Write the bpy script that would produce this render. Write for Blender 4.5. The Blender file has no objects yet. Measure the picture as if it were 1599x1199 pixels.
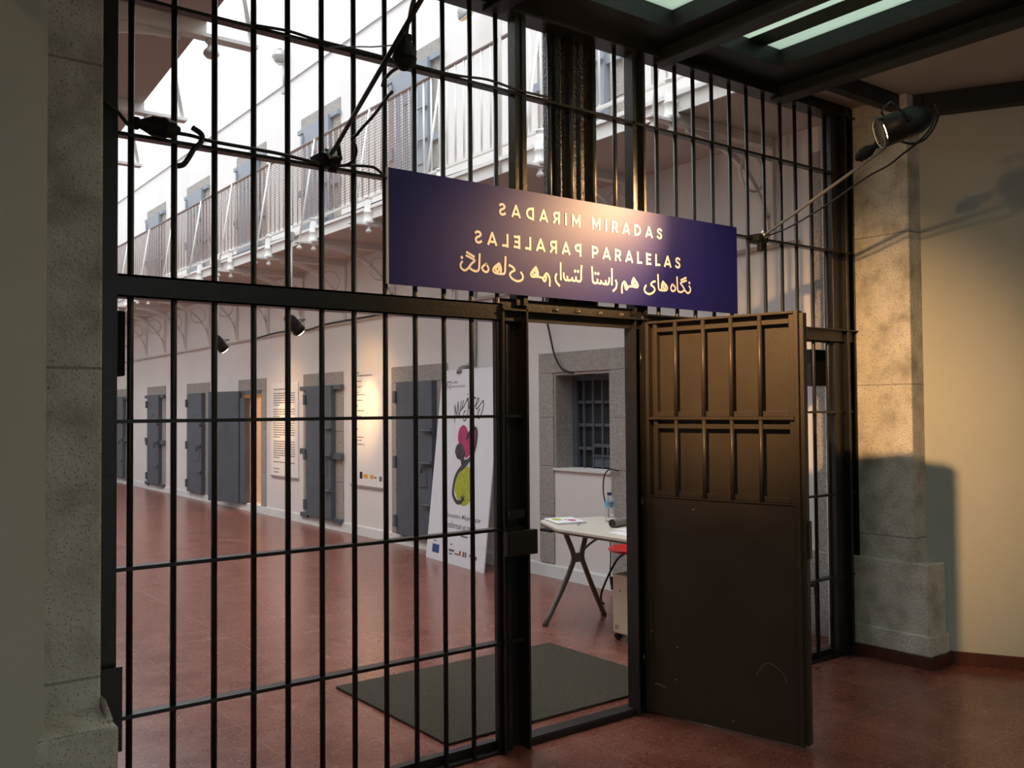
import bpy, bmesh, math, random
from mathutils import Vector, Matrix
random.seed(7)
S = bpy.context.scene
C = S.collection
PI = math.pi
# ------------------------------------------------------------------ camera
F_PX, YAW, PITCH, ROLL, EYE = 1445.7, 0.648717, 0.0272347, -0.0076694, 1.55
fwd = Vector((math.sin(YAW)*math.cos(PITCH), math.cos(YAW)*math.cos(PITCH), math.sin(PITCH)))
rgt = Vector((math.cos(YAW), -math.sin(YAW), 0)); upv = rgt.cross(fwd)
r2 = rgt*math.cos(ROLL)+upv*math.sin(ROLL); u2 = -rgt*math.sin(ROLL)+upv*math.cos(ROLL)
cam = bpy.data.cameras.new('camera'); camo = bpy.data.objects.new('camera', cam); C.objects.link(camo)
cam.sensor_fit = 'HORIZONTAL'; cam.sensor_width = 36.0; cam.lens = F_PX/1599*36.0
cam.clip_start = 0.05; cam.clip_end = 200
camo.matrix_world = Matrix(((r2.x, u2.x, -fwd.x, 0), (r2.y, u2.y, -fwd.y, 0), (r2.z, u2.z, -fwd.z, EYE), (0, 0, 0, 1)))
S.camera = camo
# ------------------------------------------------------------------ world, exposure
w = bpy.data.worlds.new('overcast_sky'); S.world = w; w.use_nodes = True
wn, wl = w.node_tree.nodes, w.node_tree.links; bg = wn['Background']; bg.inputs[0].default_value = (0.89, 0.945, 1.0, 1)
# overcast sky: zenith about three times as bright as the horizon
wt = wn.new('ShaderNodeTexCoord'); ws = wn.new('ShaderNodeSeparateXYZ'); wl.new(wt.outputs['Generated'], ws.inputs[0])
wm = wn.new('ShaderNodeMapRange'); wl.new(ws.outputs[2], wm.inputs[0]); wm.inputs[3].default_value = .20; wm.inputs[4].default_value = 2.3; wl.new(wm.outputs[0], bg.inputs[1])
S.view_settings.view_transform = 'Standard'; S.view_settings.look = 'None'
S.view_settings.gamma = 1.0; S.view_settings.use_curve_mapping = False
S.view_settings.exposure = 1.13
S.cycles.diffuse_bounces = 8
WARM = (1.0, 0.56, 0.24)
GATE_LAMP_W, SIGN_LAMP_W, WALL_LAMP_W = 305.0, 130.0, 62.0

# ------------------------------------------------------------------ materials
def mat(name, col, rough=0.5, metal=0.0, spec=0.5, emit=None, estr=0.0):
    m = bpy.data.materials.new(name); m.use_nodes = True
    b = m.node_tree.nodes['Principled BSDF']
    b.inputs['Base Color'].default_value = (*col, 1); b.inputs['Roughness'].default_value = rough
    b.inputs['Metallic'].default_value = metal; b.inputs['Specular IOR Level'].default_value = spec
    if emit:
        b.inputs['Emission Color'].default_value = (*emit, 1); b.inputs['Emission Strength'].default_value = estr
    return m
def noisy(name, stops, scale=8.0, detail=6.0, rough=0.7, spec=0.4, bump=0.0, bscale=None, speck=None, metal=0.0, rvar=0.0, joints=None):
    """base colour = ramp over noise; speck=(scale, colour, amount) adds voronoi flecks; joints=(axis, step, colour)"""
    m = mat(name, stops[0][1], rough, metal, spec); nt = m.node_tree; N = nt.nodes; L = nt.links
    b = N['Principled BSDF']; tc = N.new('ShaderNodeTexCoord')
    no = N.new('ShaderNodeTexNoise'); no.inputs['Scale'].default_value = scale; no.inputs['Detail'].default_value = detail
    L.new(tc.outputs['Object'], no.inputs['Vector'])
    rp = N.new('ShaderNodeValToRGB'); L.new(no.outputs['Fac'], rp.inputs[0])
    while len(rp.color_ramp.elements) < len(stops): rp.color_ramp.elements.new(0.5)
    for e, (p, c) in zip(rp.color_ramp.elements, stops): e.position = p; e.color = (*c, 1)
    out = rp.outputs[0]
    if speck:
        for sc, colr, thr in speck:
            vo = N.new('ShaderNodeTexNoise'); vo.inputs['Scale'].default_value = sc; vo.inputs['Detail'].default_value = 2.0
            L.new(tc.outputs['Object'], vo.inputs['Vector'])
            r = N.new('ShaderNodeValToRGB'); r.color_ramp.elements[0].position = thr; r.color_ramp.elements[1].position = min(0.99, thr+0.06)
            L.new(vo.outputs['Fac'], r.inputs[0])
            mx = N.new('ShaderNodeMix'); mx.data_type = 'RGBA'; L.new(r.outputs[0], mx.inputs[0]); L.new(out, mx.inputs[6]); mx.inputs[7].default_value = (*colr, 1)
            out = mx.outputs[2]
    if joints:
        sp = N.new('ShaderNodeSeparateXYZ'); L.new(tc.outputs['Object'], sp.inputs[0])
        for ax, step, wd, off, colr in joints:
            ad = N.new('ShaderNodeMath'); ad.operation = 'ADD'; L.new(sp.outputs[ax], ad.inputs[0]); ad.inputs[1].default_value = 100*step+off
            md = N.new('ShaderNodeMath'); md.operation = 'MODULO'; L.new(ad.outputs[0], md.inputs[0]); md.inputs[1].default_value = step
            lt = N.new('ShaderNodeMath'); lt.operation = 'LESS_THAN'; L.new(md.outputs[0], lt.inputs[0]); lt.inputs[1].default_value = wd
            ml = N.new('ShaderNodeMath'); ml.operation = 'MULTIPLY'; L.new(lt.outputs[0], ml.inputs[0]); ml.inputs[1].default_value = 0.5
            mx = N.new('ShaderNodeMix'); mx.data_type = 'RGBA'; L.new(ml.outputs[0], mx.inputs[0]); L.new(out, mx.inputs[6]); mx.inputs[7].default_value = (*colr, 1)
            out = mx.outputs[2]
    L.new(out, b.inputs['Base Color'])
    if rvar:
        mp = N.new('ShaderNodeMapRange'); L.new(no.outputs['Fac'], mp.inputs[0]); mp.inputs[3].default_value = rough-rvar; mp.inputs[4].default_value = rough+rvar
        L.new(mp.outputs[0], b.inputs['Roughness'])
    if bump:
        nb = N.new('ShaderNodeTexNoise'); nb.inputs['Scale'].default_value = bscale or scale*4; nb.inputs['Detail'].default_value = 4
        L.new(tc.outputs['Object'], nb.inputs['Vector'])
        bp = N.new('ShaderNodeBump'); bp.inputs['Strength'].default_value = bump; bp.inputs['Distance'].default_value = 0.02
        L.new(nb.outputs['Fac'], bp.inputs['Height']); L.new(bp.outputs[0], b.inputs['Normal'])
    return m
M = {}
M['steel'] = noisy('dark_steel_paint', [(0.3, (.012, .011, .010)), (0.7, (.018, .016, .014))], 6, rough=.34, spec=.5, bump=.07, bscale=45)
M['crackle'] = noisy('crackled_steel_paint', [(0.3, (.018, .0155, .013)), (0.7, (.028, .024, .019))], 6, rough=.30, spec=.6, bump=.5, bscale=70)
M['leaf'] = noisy('brown_black_paint', [(0.3, (.040, .032, .024)), (0.7, (.050, .040, .030))], 5, rough=.42, spec=.4, bump=.04, bscale=60, speck=[(26, (.30, .24, .16), .80)])
M['soffit'] = noisy('blue_black_steel', [(0.3, (.022, .025, .027)), (0.7, (.029, .033, .035))], 3, rough=.5, spec=.3)
M['plaster'] = noisy('white_plaster', [(0.3, (.70, .675, .655)), (0.7, (.75, .725, .705))], 1.3, rough=.9, spec=.15, bump=.05, bscale=12)
M['rplaster'] = noisy('cream_plaster', [(0.3, (.55, .565, .505)), (0.7, (.60, .61, .55))], 1.5, rough=.9, spec=.15, bump=.10, bscale=70)
M['rceil'] = noisy('beige_ceiling_plaster', [(0.3, (.54, .48, .42)), (0.7, (.58, .52, .46))], 2, rough=.9, spec=.1, bump=.06, bscale=60)
M['under'] = noisy('balcony_underside_paint', [(0.3, (.50, .43, .38)), (0.7, (.56, .49, .44))], 1.2, rough=.85, spec=.15)
M['granite'] = noisy('grey_granite', [(0.35, (.28, .255, .23)), (0.65, (.46, .43, .40))], 95, 3, rough=.85, spec=.2, bump=.25, bscale=120, speck=[(150, (.09, .08, .075), .60)])
M['pillar'] = noisy('weathered_pillar_granite', [(0.30, (.43, .40, .33)), (0.50, (.68, .645, .55)), (0.70, (.80, .77, .68))], 7, 14, rough=.9, spec=.15, bump=.35, bscale=60,
                    speck=[(60, (.20, .18, .13), .72), (150, (.26, .235, .185), .60)], joints=[(2, .93, .008, .18, (.12, .10, .08))])
M['white'] = noisy('white_gloss_paint', [(0.3, (.74, .725, .69)), (0.7, (.80, .785, .75))], 3, rough=.5, spec=.4)
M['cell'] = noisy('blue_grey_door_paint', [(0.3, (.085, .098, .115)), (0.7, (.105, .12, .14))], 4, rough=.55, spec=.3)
M['cell_glare'] = noisy('glare_lightened_door_paint', [(0.3, (.24, .265, .30)), (0.7, (.28, .305, .345))], 4, rough=.55, spec=.3)  # cell door paint made paler, carrying the upper floor's overexposure and haze
M['floor'] = noisy('red_terrazzo', [(0.30, (.155, .048, .032)), (0.55, (.205, .070, .048)), (0.75, (.24, .095, .07))], 5, 9, rough=.25, spec=.5, rvar=.05,
                   speck=[(70, (.27, .14, .11), .62), (58, (.40, .28, .22), .725), (95, (.085, .026, .018), .62)], joints=[(0, .60, .004, .1, (.30, .20, .16)), (1, .60, .004, .2, (.30, .20, .16))])
M['redskirt'] = noisy('red_skirting_tile', [(0.3, (.075, .022, .015)), (0.7, (.11, .034, .023))], 20, rough=.5, spec=.4)
M['bbase'] = noisy('grey_white_skirting_paint', [(0.3, (.52, .51, .49)), (0.7, (.60, .59, .57))], 4, rough=.7, spec=.3)
M['mat'] = noisy('dark_grey_coir', [(0.35, (.050, .043, .031)), (0.65, (.095, .083, .062))], 160, 3, rough=.98, spec=.05, bump=.5, bscale=260)
M['navy'] = mat('navy_blue_print', (.011, .011, .14), .45, spec=.33)
M['print'] = mat('cream_white_lettering', (.80, .78, .72), .5)
M['alu'] = mat('white_panel_edge', (.75, .75, .72), .5)
M['black'] = mat('black_plastic', (.010, .010, .010), .6, spec=.25)
M['blackmet'] = mat('black_metal', (.010, .010, .010), .42, spec=.35)
M['rubber'] = mat('black_rubber_cable', (.010, .010, .010), .5)
M['chrome'] = mat('galvanised_steel', (.45, .45, .44), .32, 1.0)
M['zinc'] = mat('grey_zinc', (.40, .40, .39), .5, .6)
M['lens'] = mat('lit_lamp_lens', (1, .8, .5), .3, emit=(1.0, .72, .38), estr=22.0)
M['paper'] = mat('white_paper', (.78, .77, .76), .7)
M['board'] = mat('white_foam_board', (.72, .715, .74), .6)
M['ink'] = mat('black_ink', (.012, .012, .012), .6)
M['inkgrey'] = mat('grey_ink', (.12, .12, .125), .6)
M['magenta'] = noisy('magenta_print', [(0.35, (.30, .03, .12)), (0.65, (.52, .035, .13))], 6, rough=.6)
M['lime'] = noisy('lime_green_print', [(0.35, (.30, .33, .02)), (0.65, (.45, .46, .03))], 30, rough=.6)
M['figure'] = noisy('dark_grey_print', [(0.35, (.02, .02, .02)), (0.65, (.07, .068, .065))], 18, rough=.6)
M['logoblue'] = mat('blue_logo_print', (.02, .06, .20), .6)
M['logored'] = mat('red_logo_print', (.65, .05, .02), .6)
M['logoamber'] = mat('amber_logo_print', (.75, .38, .03), .6)
M['tabletop'] = noisy('cream_laminate', [(0.3, (.64, .58, .49)), (0.7, (.68, .62, .53))], 5, rough=.35, spec=.5)
M['tableedge'] = mat('brown_table_edge', (.13, .09, .06), .6)
M['legmetal'] = mat('bronze_grey_metal', (.17, .145, .12), .36, .5)
M['red'] = mat('red_plastic', (.70, .012, .015), .35)
M['heater'] = mat('cream_enamel', (.62, .55, .42), .4)
M['capblue'] = mat('navy_bottle_cap', (.012, .015, .07), .4)
M['labelblue'] = mat('sky_blue_label', (.12, .42, .62), .5)
M['rollgrey'] = mat('grey_tube', (.20, .195, .185), .6)
M['rollend'] = mat('dark_grey_tube_end', (.10, .098, .092), .7)
M['netting'] = mat('rusty_brown_netting', (.20, .115, .095), .8); M['handrail'] = mat('brown_grey_handrail', (.22, .17, .15), .6)
M['amberglass'] = mat('yellowed_lamp_glass', (.80, .58, .22), .4)
M['greenbar'] = mat('dark_green_glazing_bar', (.012, .05, .03), .5)
M['redgrey'] = mat('dark_window_sheet', (.030, .032, .035), .7)
m = bpy.data.materials.new('clear_pet_plastic'); m.use_nodes = True
b = m.node_tree.nodes['Principled BSDF']; b.inputs['Base Color'].default_value = (.93, .95, .95, 1); b.inputs['Roughness'].default_value = .08
b.inputs['Transmission Weight'].default_value = .92; b.inputs['IOR'].default_value = 1.25; M['pet'] = m
m = bpy.data.materials.new('frosted_green_glass'); m.use_nodes = True; nt = m.node_tree; nt.nodes.clear()
o_ = nt.nodes.new('ShaderNodeOutputMaterial'); t_ = nt.nodes.new('ShaderNodeBsdfTranslucent'); t_.inputs[0].default_value = (.165, .225, .165, 1)
g_ = nt.nodes.new('ShaderNodeBsdfGlossy'); g_.inputs[0].default_value = (.5, .6, .52, 1); g_.inputs['Roughness'].default_value = .35
mx_ = nt.nodes.new('ShaderNodeMixShader'); mx_.inputs[0].default_value = .06
nz = nt.nodes.new('ShaderNodeTexNoise'); nz.inputs['Scale'].default_value = 2.2; nz.inputs['Detail'].default_value = 7
rp = nt.nodes.new('ShaderNodeValToRGB'); rp.color_ramp.elements[0].position = .35; rp.color_ramp.elements[0].color = (.36, .42, .37, 1); rp.color_ramp.elements[1].position = .6; rp.color_ramp.elements[1].color = (.49, .535, .46, 1)
nt.links.new(nz.outputs[0], rp.inputs[0]); nt.links.new(rp.outputs[0], t_.inputs[0])
nt.links.new(t_.outputs[0], mx_.inputs[1]); nt.links.new(g_.outputs[0], mx_.inputs[2]); nt.links.new(mx_.outputs[0], o_.inputs[0]); M['skyglass'] = m

# ------------------------------------------------------------------ mesh builder
def cr(pts, n=6):
    """Catmull-Rom through points"""
    P = [Vector(p) for p in pts]
    if len(P) < 3: return P
    Q = [P[0]*2-P[1]]+P+[P[-1]*2-P[-2]]; out = []
    for i in range(1, len(Q)-2):
        p0, p1, p2, p3 = Q[i-1:i+3]
        for k in range(n):
            t = k/n
            out.append(0.5*((2*p1)+(-p0+p2)*t+(2*p0-5*p1+4*p2-p3)*t*t+(-p0+3*p1-3*p2+p3)*t**3))
    out.append(P[-1]); return out
class MB:
    def __init__(s): s.v = []; s.f = []; s.sm = []
    def add(s, vs, fs, smooth=False):
        n = len(s.v); s.v += [tuple(v) for v in vs]
        for f in fs: s.f.append(tuple(i+n for i in f)); s.sm.append(smooth)
        return s
    def box(s, x0, x1, y0, y1, z0, z1):
        vs = [(x, y, z) for z in (z0, z1) for y in (y0, y1) for x in (x0, x1)]
        return s.add(vs, [(0, 2, 3, 1), (4, 5, 7, 6), (0, 1, 5, 4), (2, 6, 7, 3), (0, 4, 6, 2), (1, 3, 7, 5)])
    def obox(s, o, a, b, c):
        """box from corner o spanned by vectors a, b, c"""
        o, a, b, c = map(Vector, (o, a, b, c)); vs = [o+a*i+b*j+c*k for k in (0, 1) for j in (0, 1) for i in (0, 1)]
        fs = [(0, 2, 3, 1), (4, 5, 7, 6), (0, 1, 5, 4), (2, 6, 7, 3), (0, 4, 6, 2), (1, 3, 7, 5)]
        if a.cross(b).dot(c) < 0: fs = [f[::-1] for f in fs]
        return s.add(vs, fs)
    def tube(s, pts, r, n=8, smooth=6, caps=True):
        P = cr(pts, smooth) if smooth else [Vector(p) for p in pts]
        rs = r if isinstance(r, (list, tuple)) else None
        T = [(P[min(i+1, len(P)-1)]-P[max(i-1, 0)]).normalized() for i in range(len(P))]
        a = Vector((0, 0, 1)) if abs(T[0].z) < .9 else Vector((1, 0, 0))
        u = T[0].cross(a).normalized(); vs = []
        for i, p in enumerate(P):
            u = (u-T[i]*u.dot(T[i])).normalized(); vv = T[i].cross(u)
            rr = r if rs is None else rs[0]+(rs[1]-rs[0])*i/(len(P)-1)
            for k in range(n):
                an = 2*PI*k/n; vs.append(p+u*math.cos(an)*rr+vv*math.sin(an)*rr)
        fs = [(i*n+k, i*n+(k+1) % n, (i+1)*n+(k+1) % n, (i+1)*n+k) for i in range(len(P)-1) for k in range(n)]
        s.add(vs, fs, n > 4)
        if caps: n0 = len(s.v)-len(vs); s.f += [tuple(n0+k for k in range(n))[::-1], tuple(n0+(len(P)-1)*n+k for k in range(n))]; s.sm += [False, False]
        return s
    def lathe(s, o, prof, n=16, axis=(0, 0, 1), smooth=True):
        o = Vector(o); ax = Vector(axis).normalized(); u = ax.orthogonal().normalized(); vv = ax.cross(u); vs = []
        for r, h in prof:
            for k in range(n): an = 2*PI*k/n; vs.append(o+ax*h+(u*math.cos(an)+vv*math.sin(an))*r)
        fs = [(i*n+k, i*n+(k+1) % n, (i+1)*n+(k+1) % n, (i+1)*n+k) for i in range(len(prof)-1) for k in range(n)]
        n0 = len(s.v); s.add(vs, fs, smooth)
        if prof[0][0] > 1e-5: s.f.append(tuple(n0+k for k in range(n))[::-1]); s.sm.append(False)
        if prof[-1][0] > 1e-5: s.f.append(tuple(n0+(len(prof)-1)*n+k for k in range(n))); s.sm.append(False)
        return s
    def prism(s, poly, ext):
        P = [Vector(p) for p in poly]; e = Vector(ext); n = len(P)
        nr = Vector((0, 0, 0))
        for i in range(n): nr += P[i].cross(P[(i+1) % n])
        bot = tuple(range(n)); top = tuple(range(n, 2*n))
        if nr.dot(e) > 0: fs = [bot[::-1], top]+[(i, (i+1) % n, n+(i+1) % n, n+i) for i in range(n)]
        else: fs = [bot, top[::-1]]+[((i+1) % n, i, n+i, n+(i+1) % n) for i in range(n)]
        return s.add(P+[p+e for p in P], fs)
    def ribbon(s, o, u, v, pts, wd, n=5, taper=False):
        """flat pen stroke on the plane o+u*x+v*y"""
        o, u, v = map(Vector, (o, u, v)); Q = cr([(p[0], p[1], 0) for p in pts], n); vs = []
        for i, p in enumerate(Q):
            t = (Q[min(i+1, len(Q)-1)]-Q[max(i-1, 0)])
            t = t.normalized() if t.length > 1e-9 else Vector((1, 0, 0)); nn = Vector((-t.y, t.x, 0)); ww = wd*.5
            if taper: ww *= .55+.45*math.sin(PI*i/(len(Q)-1))
            if i == 0: p = p-t*wd*.25
            if i == len(Q)-1: p = p+t*wd*.25
            for sg in (-1, 1): q = p+nn*ww*sg; vs.append(o+u*q.x+v*q.y)
        return s.add(vs, [(2*i, 2*i+2, 2*i+3, 2*i+1) for i in range(len(Q)-1)])
    def disc(s, o, u, v, c, rx, ry=None, n=20):
        o, u, v = map(Vector, (o, u, v)); ry = ry or rx
        return s.add([o+u*(c[0]+rx*math.cos(2*PI*k/n))+v*(c[1]+ry*math.sin(2*PI*k/n)) for k in range(n)], [tuple(range(n))])
ORG = {}
def mk(name, mb, material, org, bevel=0.0):
    me = bpy.data.meshes.new(name); o = Vector(org)
    me.from_pydata([tuple(Vector(v)-o) for v in mb.v], [], mb.f); me.polygons.foreach_set('use_smooth', mb.sm); me.update()
    me.materials.append(material); ob = bpy.data.objects.new(name, me); C.objects.link(ob)
    if bevel:
        bv = ob.modifiers.new('edge', 'BEVEL'); bv.width = bevel; bv.segments = 2; bv.limit_method = 'ANGLE'
    return ob
def tag(o, label, cat, group=None, kind=None):
    o['label'] = label; o['category'] = cat
    if group: o['group'] = group
    if kind: o['kind'] = kind
    return o
def thing(name, label, cat, loc, group=None, kind=None):
    o = bpy.data.objects.new(name, None); C.objects.link(o); o.location = loc; o.empty_display_size = .1
    ORG[o.name] = Vector(loc); return tag(o, label, cat, group, kind)
def part(name, mb, material, parent, label=None, bevel=0.0):
    org = ORG[parent.name]; ob = mk(name, mb, material, org, bevel); ob.parent = parent; ORG[ob.name] = org
    if label: ob['label'] = label
    return ob
def solo(name, mb, material, label, cat, group=None, kind=None, bevel=0.0):
    xs, ys, zs = zip(*mb.v); org = ((min(xs)+max(xs))/2, (min(ys)+max(ys))/2, min(zs))
    ob = mk(name, mb, material, org, bevel); ob.location = org; ORG[ob.name] = Vector(org); return tag(ob, label, cat, group, kind)
def kids(o): return [c for c in C.objects if c.parent == o]
def dup(root, loc, label, group=None):
    r = root.copy(); C.objects.link(r); r.location = loc; r['label'] = label
    if group: r['group'] = group
    for ch in kids(root):
        c = ch.copy(); C.objects.link(c); c.parent = r
        for g in kids(ch):
            d = g.copy(); C.objects.link(d); d.parent = c
    return r
def B(*a): return MB().box(*a)
def text2d(body, space=1.0, off=0.0, shear=0.0):
    cu = bpy.data.curves.new('lettering', 'FONT'); cu.body = body; cu.space_character = space; cu.offset = off; cu.shear = shear; cu.resolution_u = 4
    ob = bpy.data.objects.new('lettering', cu); C.objects.link(ob); dg = bpy.context.evaluated_depsgraph_get()
    me = bpy.data.meshes.new_from_object(ob.evaluated_get(dg)); vs = [(v.co.x, v.co.y) for v in me.vertices]; fs = [tuple(p.vertices) for p in me.polygons]
    bpy.data.objects.remove(ob); bpy.data.curves.remove(cu); bpy.data.meshes.remove(me); return vs, fs
def add_text(mb, body, o, u, v, x0, x1, y0, y1, **k):
    """lettering fitted into x0..x1 (x0>x1 mirrors it) and y0..y1 on the plane o+u*x+v*y"""
    vs, fs = text2d(body, **k); xs = [a for a, _ in vs]; ys = [c for _, c in vs]; o, u, v = map(Vector, (o, u, v))
    X0, X1, Y0, Y1 = min(xs), max(xs), min(ys), max(ys)
    mb.add([o+u*(x0+(a-X0)/(X1-X0)*(x1-x0))+v*(y0+(c-Y0)/(Y1-Y0)*(y1-y0)) for a, c in vs], fs if x1 > x0 else [f[::-1] for f in fs])

# ================================================================== STRUCTURE
def struct(name, mb, material, label, cat, bevel=0.0): return solo(name, mb, material, label, cat, None, 'structure', bevel)
struct('floor', B(-2.6, 8.6, -5.6, 24.6, -.12, 0), M['floor'], 'polished red terrazzo floor running from the hall under the barred gate', 'floor')
def wall_holes(x0, x1, ya, yb, za, zb, holes):
    mb = MB(); ys = sorted({ya, yb, *[h[0] for h in holes], *[h[1] for h in holes]}); zs = sorted({za, zb, *[h[2] for h in holes], *[h[3] for h in holes]})
    for i in range(len(ys)-1):
        for j in range(len(zs)-1):
            cy, cz = (ys[i]+ys[i+1])/2, (zs[j]+zs[j+1])/2
            if any(h[0] < cy < h[1] and h[2] < cz < h[3] for h in holes): continue
            mb.box(x0, x1, ys[i], ys[i+1], zs[j], zs[j+1])
    return mb
XW = 5.5
struct('wall_right', wall_holes(XW, XW+.45, 3.6, 24.2, 0, 7.9, [(5.84, 6.61, 1.0, 1.885), (13.58, 14.34, .10, 1.86)]), M['plaster'], 'white plastered cell wall along the right side of the prison gallery', 'wall')
struct('wall_left', B(.05, .5, 3.6, 24.2, 0, 7.9), M['plaster'], 'white plastered wall on the left side of the prison gallery', 'wall')
struct('wall_end', B(.5, 5.5, 24.0, 24.2, 0, 7.9), M['plaster'], 'white end wall of the long prison gallery', 'wall')
struct('wall_front', B(.05, 5.95, 3.46, 3.6, 3.46, 4.1), M['plaster'], 'plastered wall above the barred gate', 'wall')  # unseen wall added to block light, kept low so sky reaches the gallery
def slabwall(p, q, th, z0, z1):
    p, q = Vector((*p, 0)), Vector((*q, 0)); d = (q-p); n = Vector((d.y, -d.x, 0)).normalized()*th
    return MB().obox(p+Vector((0, 0, z0)), d, n, (0, 0, z1-z0))
PL, PR = (.54, 2.93), (5.44, 2.995)
QL, QR = (-1.95, -.246), (7.23, -.25)
struct('wall_hall_left', slabwall(QL, PL, -.25, 0, 3.6), M['rplaster'], 'dim grey green plaster wall left of the left granite pillar', 'wall')
struct('wall_hall_right', slabwall((5.43, 3.013), QR, -.25, 0, 3.6), M['rplaster'], 'cream plaster wall in warm lamplight right of the right granite pillar', 'wall')
struct('wall_hall_back', MB().box(-2.2, -1.2, -5.3, -5.0, 0, 3.6).box(3.6, 7.5, -5.3, -5.0, 0, 3.6).box(-1.2, 3.6, -5.3, -5.0, 0, .6).box(-1.2, 3.6, -5.3, -5.0, 3.2, 3.6).box(-2.2, -1.95, -5.3, -.1, 0, 3.6).box(7.23, 7.5, -5.3, -.2, 0, 3.6), M['rplaster'], 'plaster walls of the hall behind the camera, with an added opening for daylight', 'wall')  # unseen window opening added here to brighten the gate side
SKX0, SKX1, SKY0, SKY1 = 1.74, 4.297, -3.9, 3.166
mb = MB(); zc = 3.46
mb.box(-2.2, SKX0-.3, -5.2, 3.46, zc, 3.62).box(SKX1+.3, 8.2, -5.2, 3.46, zc, 3.62).box(SKX0-.3, SKX1+.3, -5.2, SKY0-.3, zc, 3.62)
struct('ceiling', mb, M['rceil'], 'beige plaster ceiling beside the dark steel rooflight', 'ceiling')
# granite pillars either side of the gate
mb = MB().box(.30, .709, 3.0, 3.62, 0, 3.46)
mb.box(.28, .735, 2.90, 3.30, 0, .625).prism([(.709, 2.95, .625), (.735, 2.95, .625), (.709, 2.95, .70)], (0, .35, 0))
mb.prism([(.30, 3.0, .625), (.30, 2.90, .625), (.30, 3.0, .665)], (.41, 0, 0))
struct('trim_1', mb, M['pillar'], 'weathered granite pillar at the left edge of the barred gate', 'pillar', .008)
mb = MB().box(5.30, 5.62, 2.997, 3.60, 0, 3.46).box(5.268, 5.464, 2.90, 3.42, 0, .61)
mb.box(5.25, 5.475, 2.885, 3.44, .07, .19)
struct('trim_2', mb, M['pillar'], 'granite pillar in warm lamplight at the right end of the barred gate', 'pillar', .008)
mb = MB().box(5.485, 5.52, 3.705, 3.82, .57, 3.3).box(5.465, 5.52, 3.69, 3.875, 0, .57)
struct('trim_3', mb, M['granite'], 'grey granite strip on the gallery wall just behind the gate', 'pillar', .004)
# skirtings
struct('baseboard_right', MB().prism([(5.45, 3.88, 0), (5.5, 3.88, 0), (5.5, 3.88, .115), (5.475, 3.88, .10)], (0, 20.1, 0)), M['bbase'], 'low grey white skirting along the foot of the cell wall', 'baseboard')
d_ = Vector((QR[0]-PR[0], QR[1]-PR[1], 0)).normalized()
mb = MB().obox(Vector((*PR, 0))+d_*.1, d_*3.4, Vector((d_.y, -d_.x, 0))*.018, (0, 0, .075)).box(5.238, 5.48, 2.872, 2.885, 0, .07).box(5.238, 5.25, 2.885, 3.42, 0, .07)
struct('baseboard_hall_right', mb, M['redskirt'], 'dark red tile skirting at the foot of the right hall wall', 'baseboard')
d_ = Vector((QL[0]-PL[0], QL[1]-PL[1], 0)).normalized()
struct('baseboard_hall_left', MB().obox((*PL, 0), d_*3.9, Vector((-d_.y, d_.x, 0))*.018, (0, 0, .075)), M['redskirt'], 'dark red tile skirting at the foot of the left hall wall', 'baseboard')
# cell behind the open door
mb = MB().box(5.95, 8.0, 15.0, 15.2, 0, 2.6).box(5.95, 8.0, 12.6, 12.8, 0, 2.6).box(8.0, 8.2, 12.6, 15.2, 0, 2.6).box(5.95, 8.2, 12.6, 15.2, 2.6, 2.7).box(5.95, 8.2, 12.6, 15.2, -.05, .05)
struct('wall_cell', mb, noisy('ochre_cell_plaster', [(.3, (.62, .47, .33)), (.7, (.66, .51, .37))], 2, rough=.9), 'ochre walls of the lit cell behind the open door', 'wall')
t = thing('ceiling_lamp', 'lit bulb hanging inside the open cell', 'lamp', (6.6, 13.9, 2.30))
part('bulb', MB().lathe((6.6, 13.9, 2.30), [(0, 0), (.03, .015), (.038, .045), (.02, .09), (.015, .12)], 12), M['lens'], t)
part('cord', MB().tube([(6.6, 13.9, 2.42), (6.6, 13.9, 2.6)], .004, 6, 0), M['rubber'], t)
l = bpy.data.lights.new('cell_bulb_light', 'POINT'); l.energy = 22; l.color = (1, .62, .30); l.shadow_soft_size = .05
lo = bpy.data.objects.new('cell_bulb_light', l); C.objects.link(lo); lo.location = (0, 0, -.08); lo.parent = t

# ------------------------------------------------------------------ rooflight over the hall
t = thing('rooflight', 'dark steel rooflight frame with frosted green glass above the hall', 'skylight', (3.02, 1.0, 3.38), None, 'structure')
zs, zg = 3.45, 3.545
mb = MB()
mb.box(SKX0-.32, SKX1+.33, SKY1, 3.44, zs, zs+.12)                      # strip along the gate
mb.box(SKX1, SKX1+.33, SKY0-.3, SKY1, zs, zs+.12).box(SKX0-.33, SKX0, SKY0-.3, SKY1, zs, zs+.12).box(SKX0, SKX1, SKY0-.3, SKY0, zs, zs+.12)
mb.box(3.428, 3.69, SKY0, SKY1, zs, zs+.12).box(2.35, 2.61, SKY0, SKY1, zs, zs+.12)
part('frame', mb, M['soffit'], t)
for xa, xb in ((3.53, 3.615), (2.425, 2.51), (4.515, 4.625), (1.415, 1.525)):
    xc = (xa+xb)/2
    part('beam', MB().box(xa, xb, SKY0-.3, 3.40, 3.365, 3.378).box(xc-.008, xc+.008, SKY0-.3, 3.40, 3.378, zs), M['soffit'], t)
part('beam', MB().box(4.625, 5.33, 3.04, 3.10, 3.365, 3.46).box(.7, 1.4, 3.04, 3.10, 3.365, 3.46), M['soffit'], t)
for xa, xb in ((1.74, 2.35), (2.61, 3.428), (3.69, 4.297)):
    g = part('glass_pane', B(xa, xb, SKY0, SKY1, zg, zg+.004), M['skyglass'], t)
part('glazing_bar', B(4.026, 4.173, SKY0, SKY1, zg-.004, zg-.0005), M['greenbar'], t)
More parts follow.
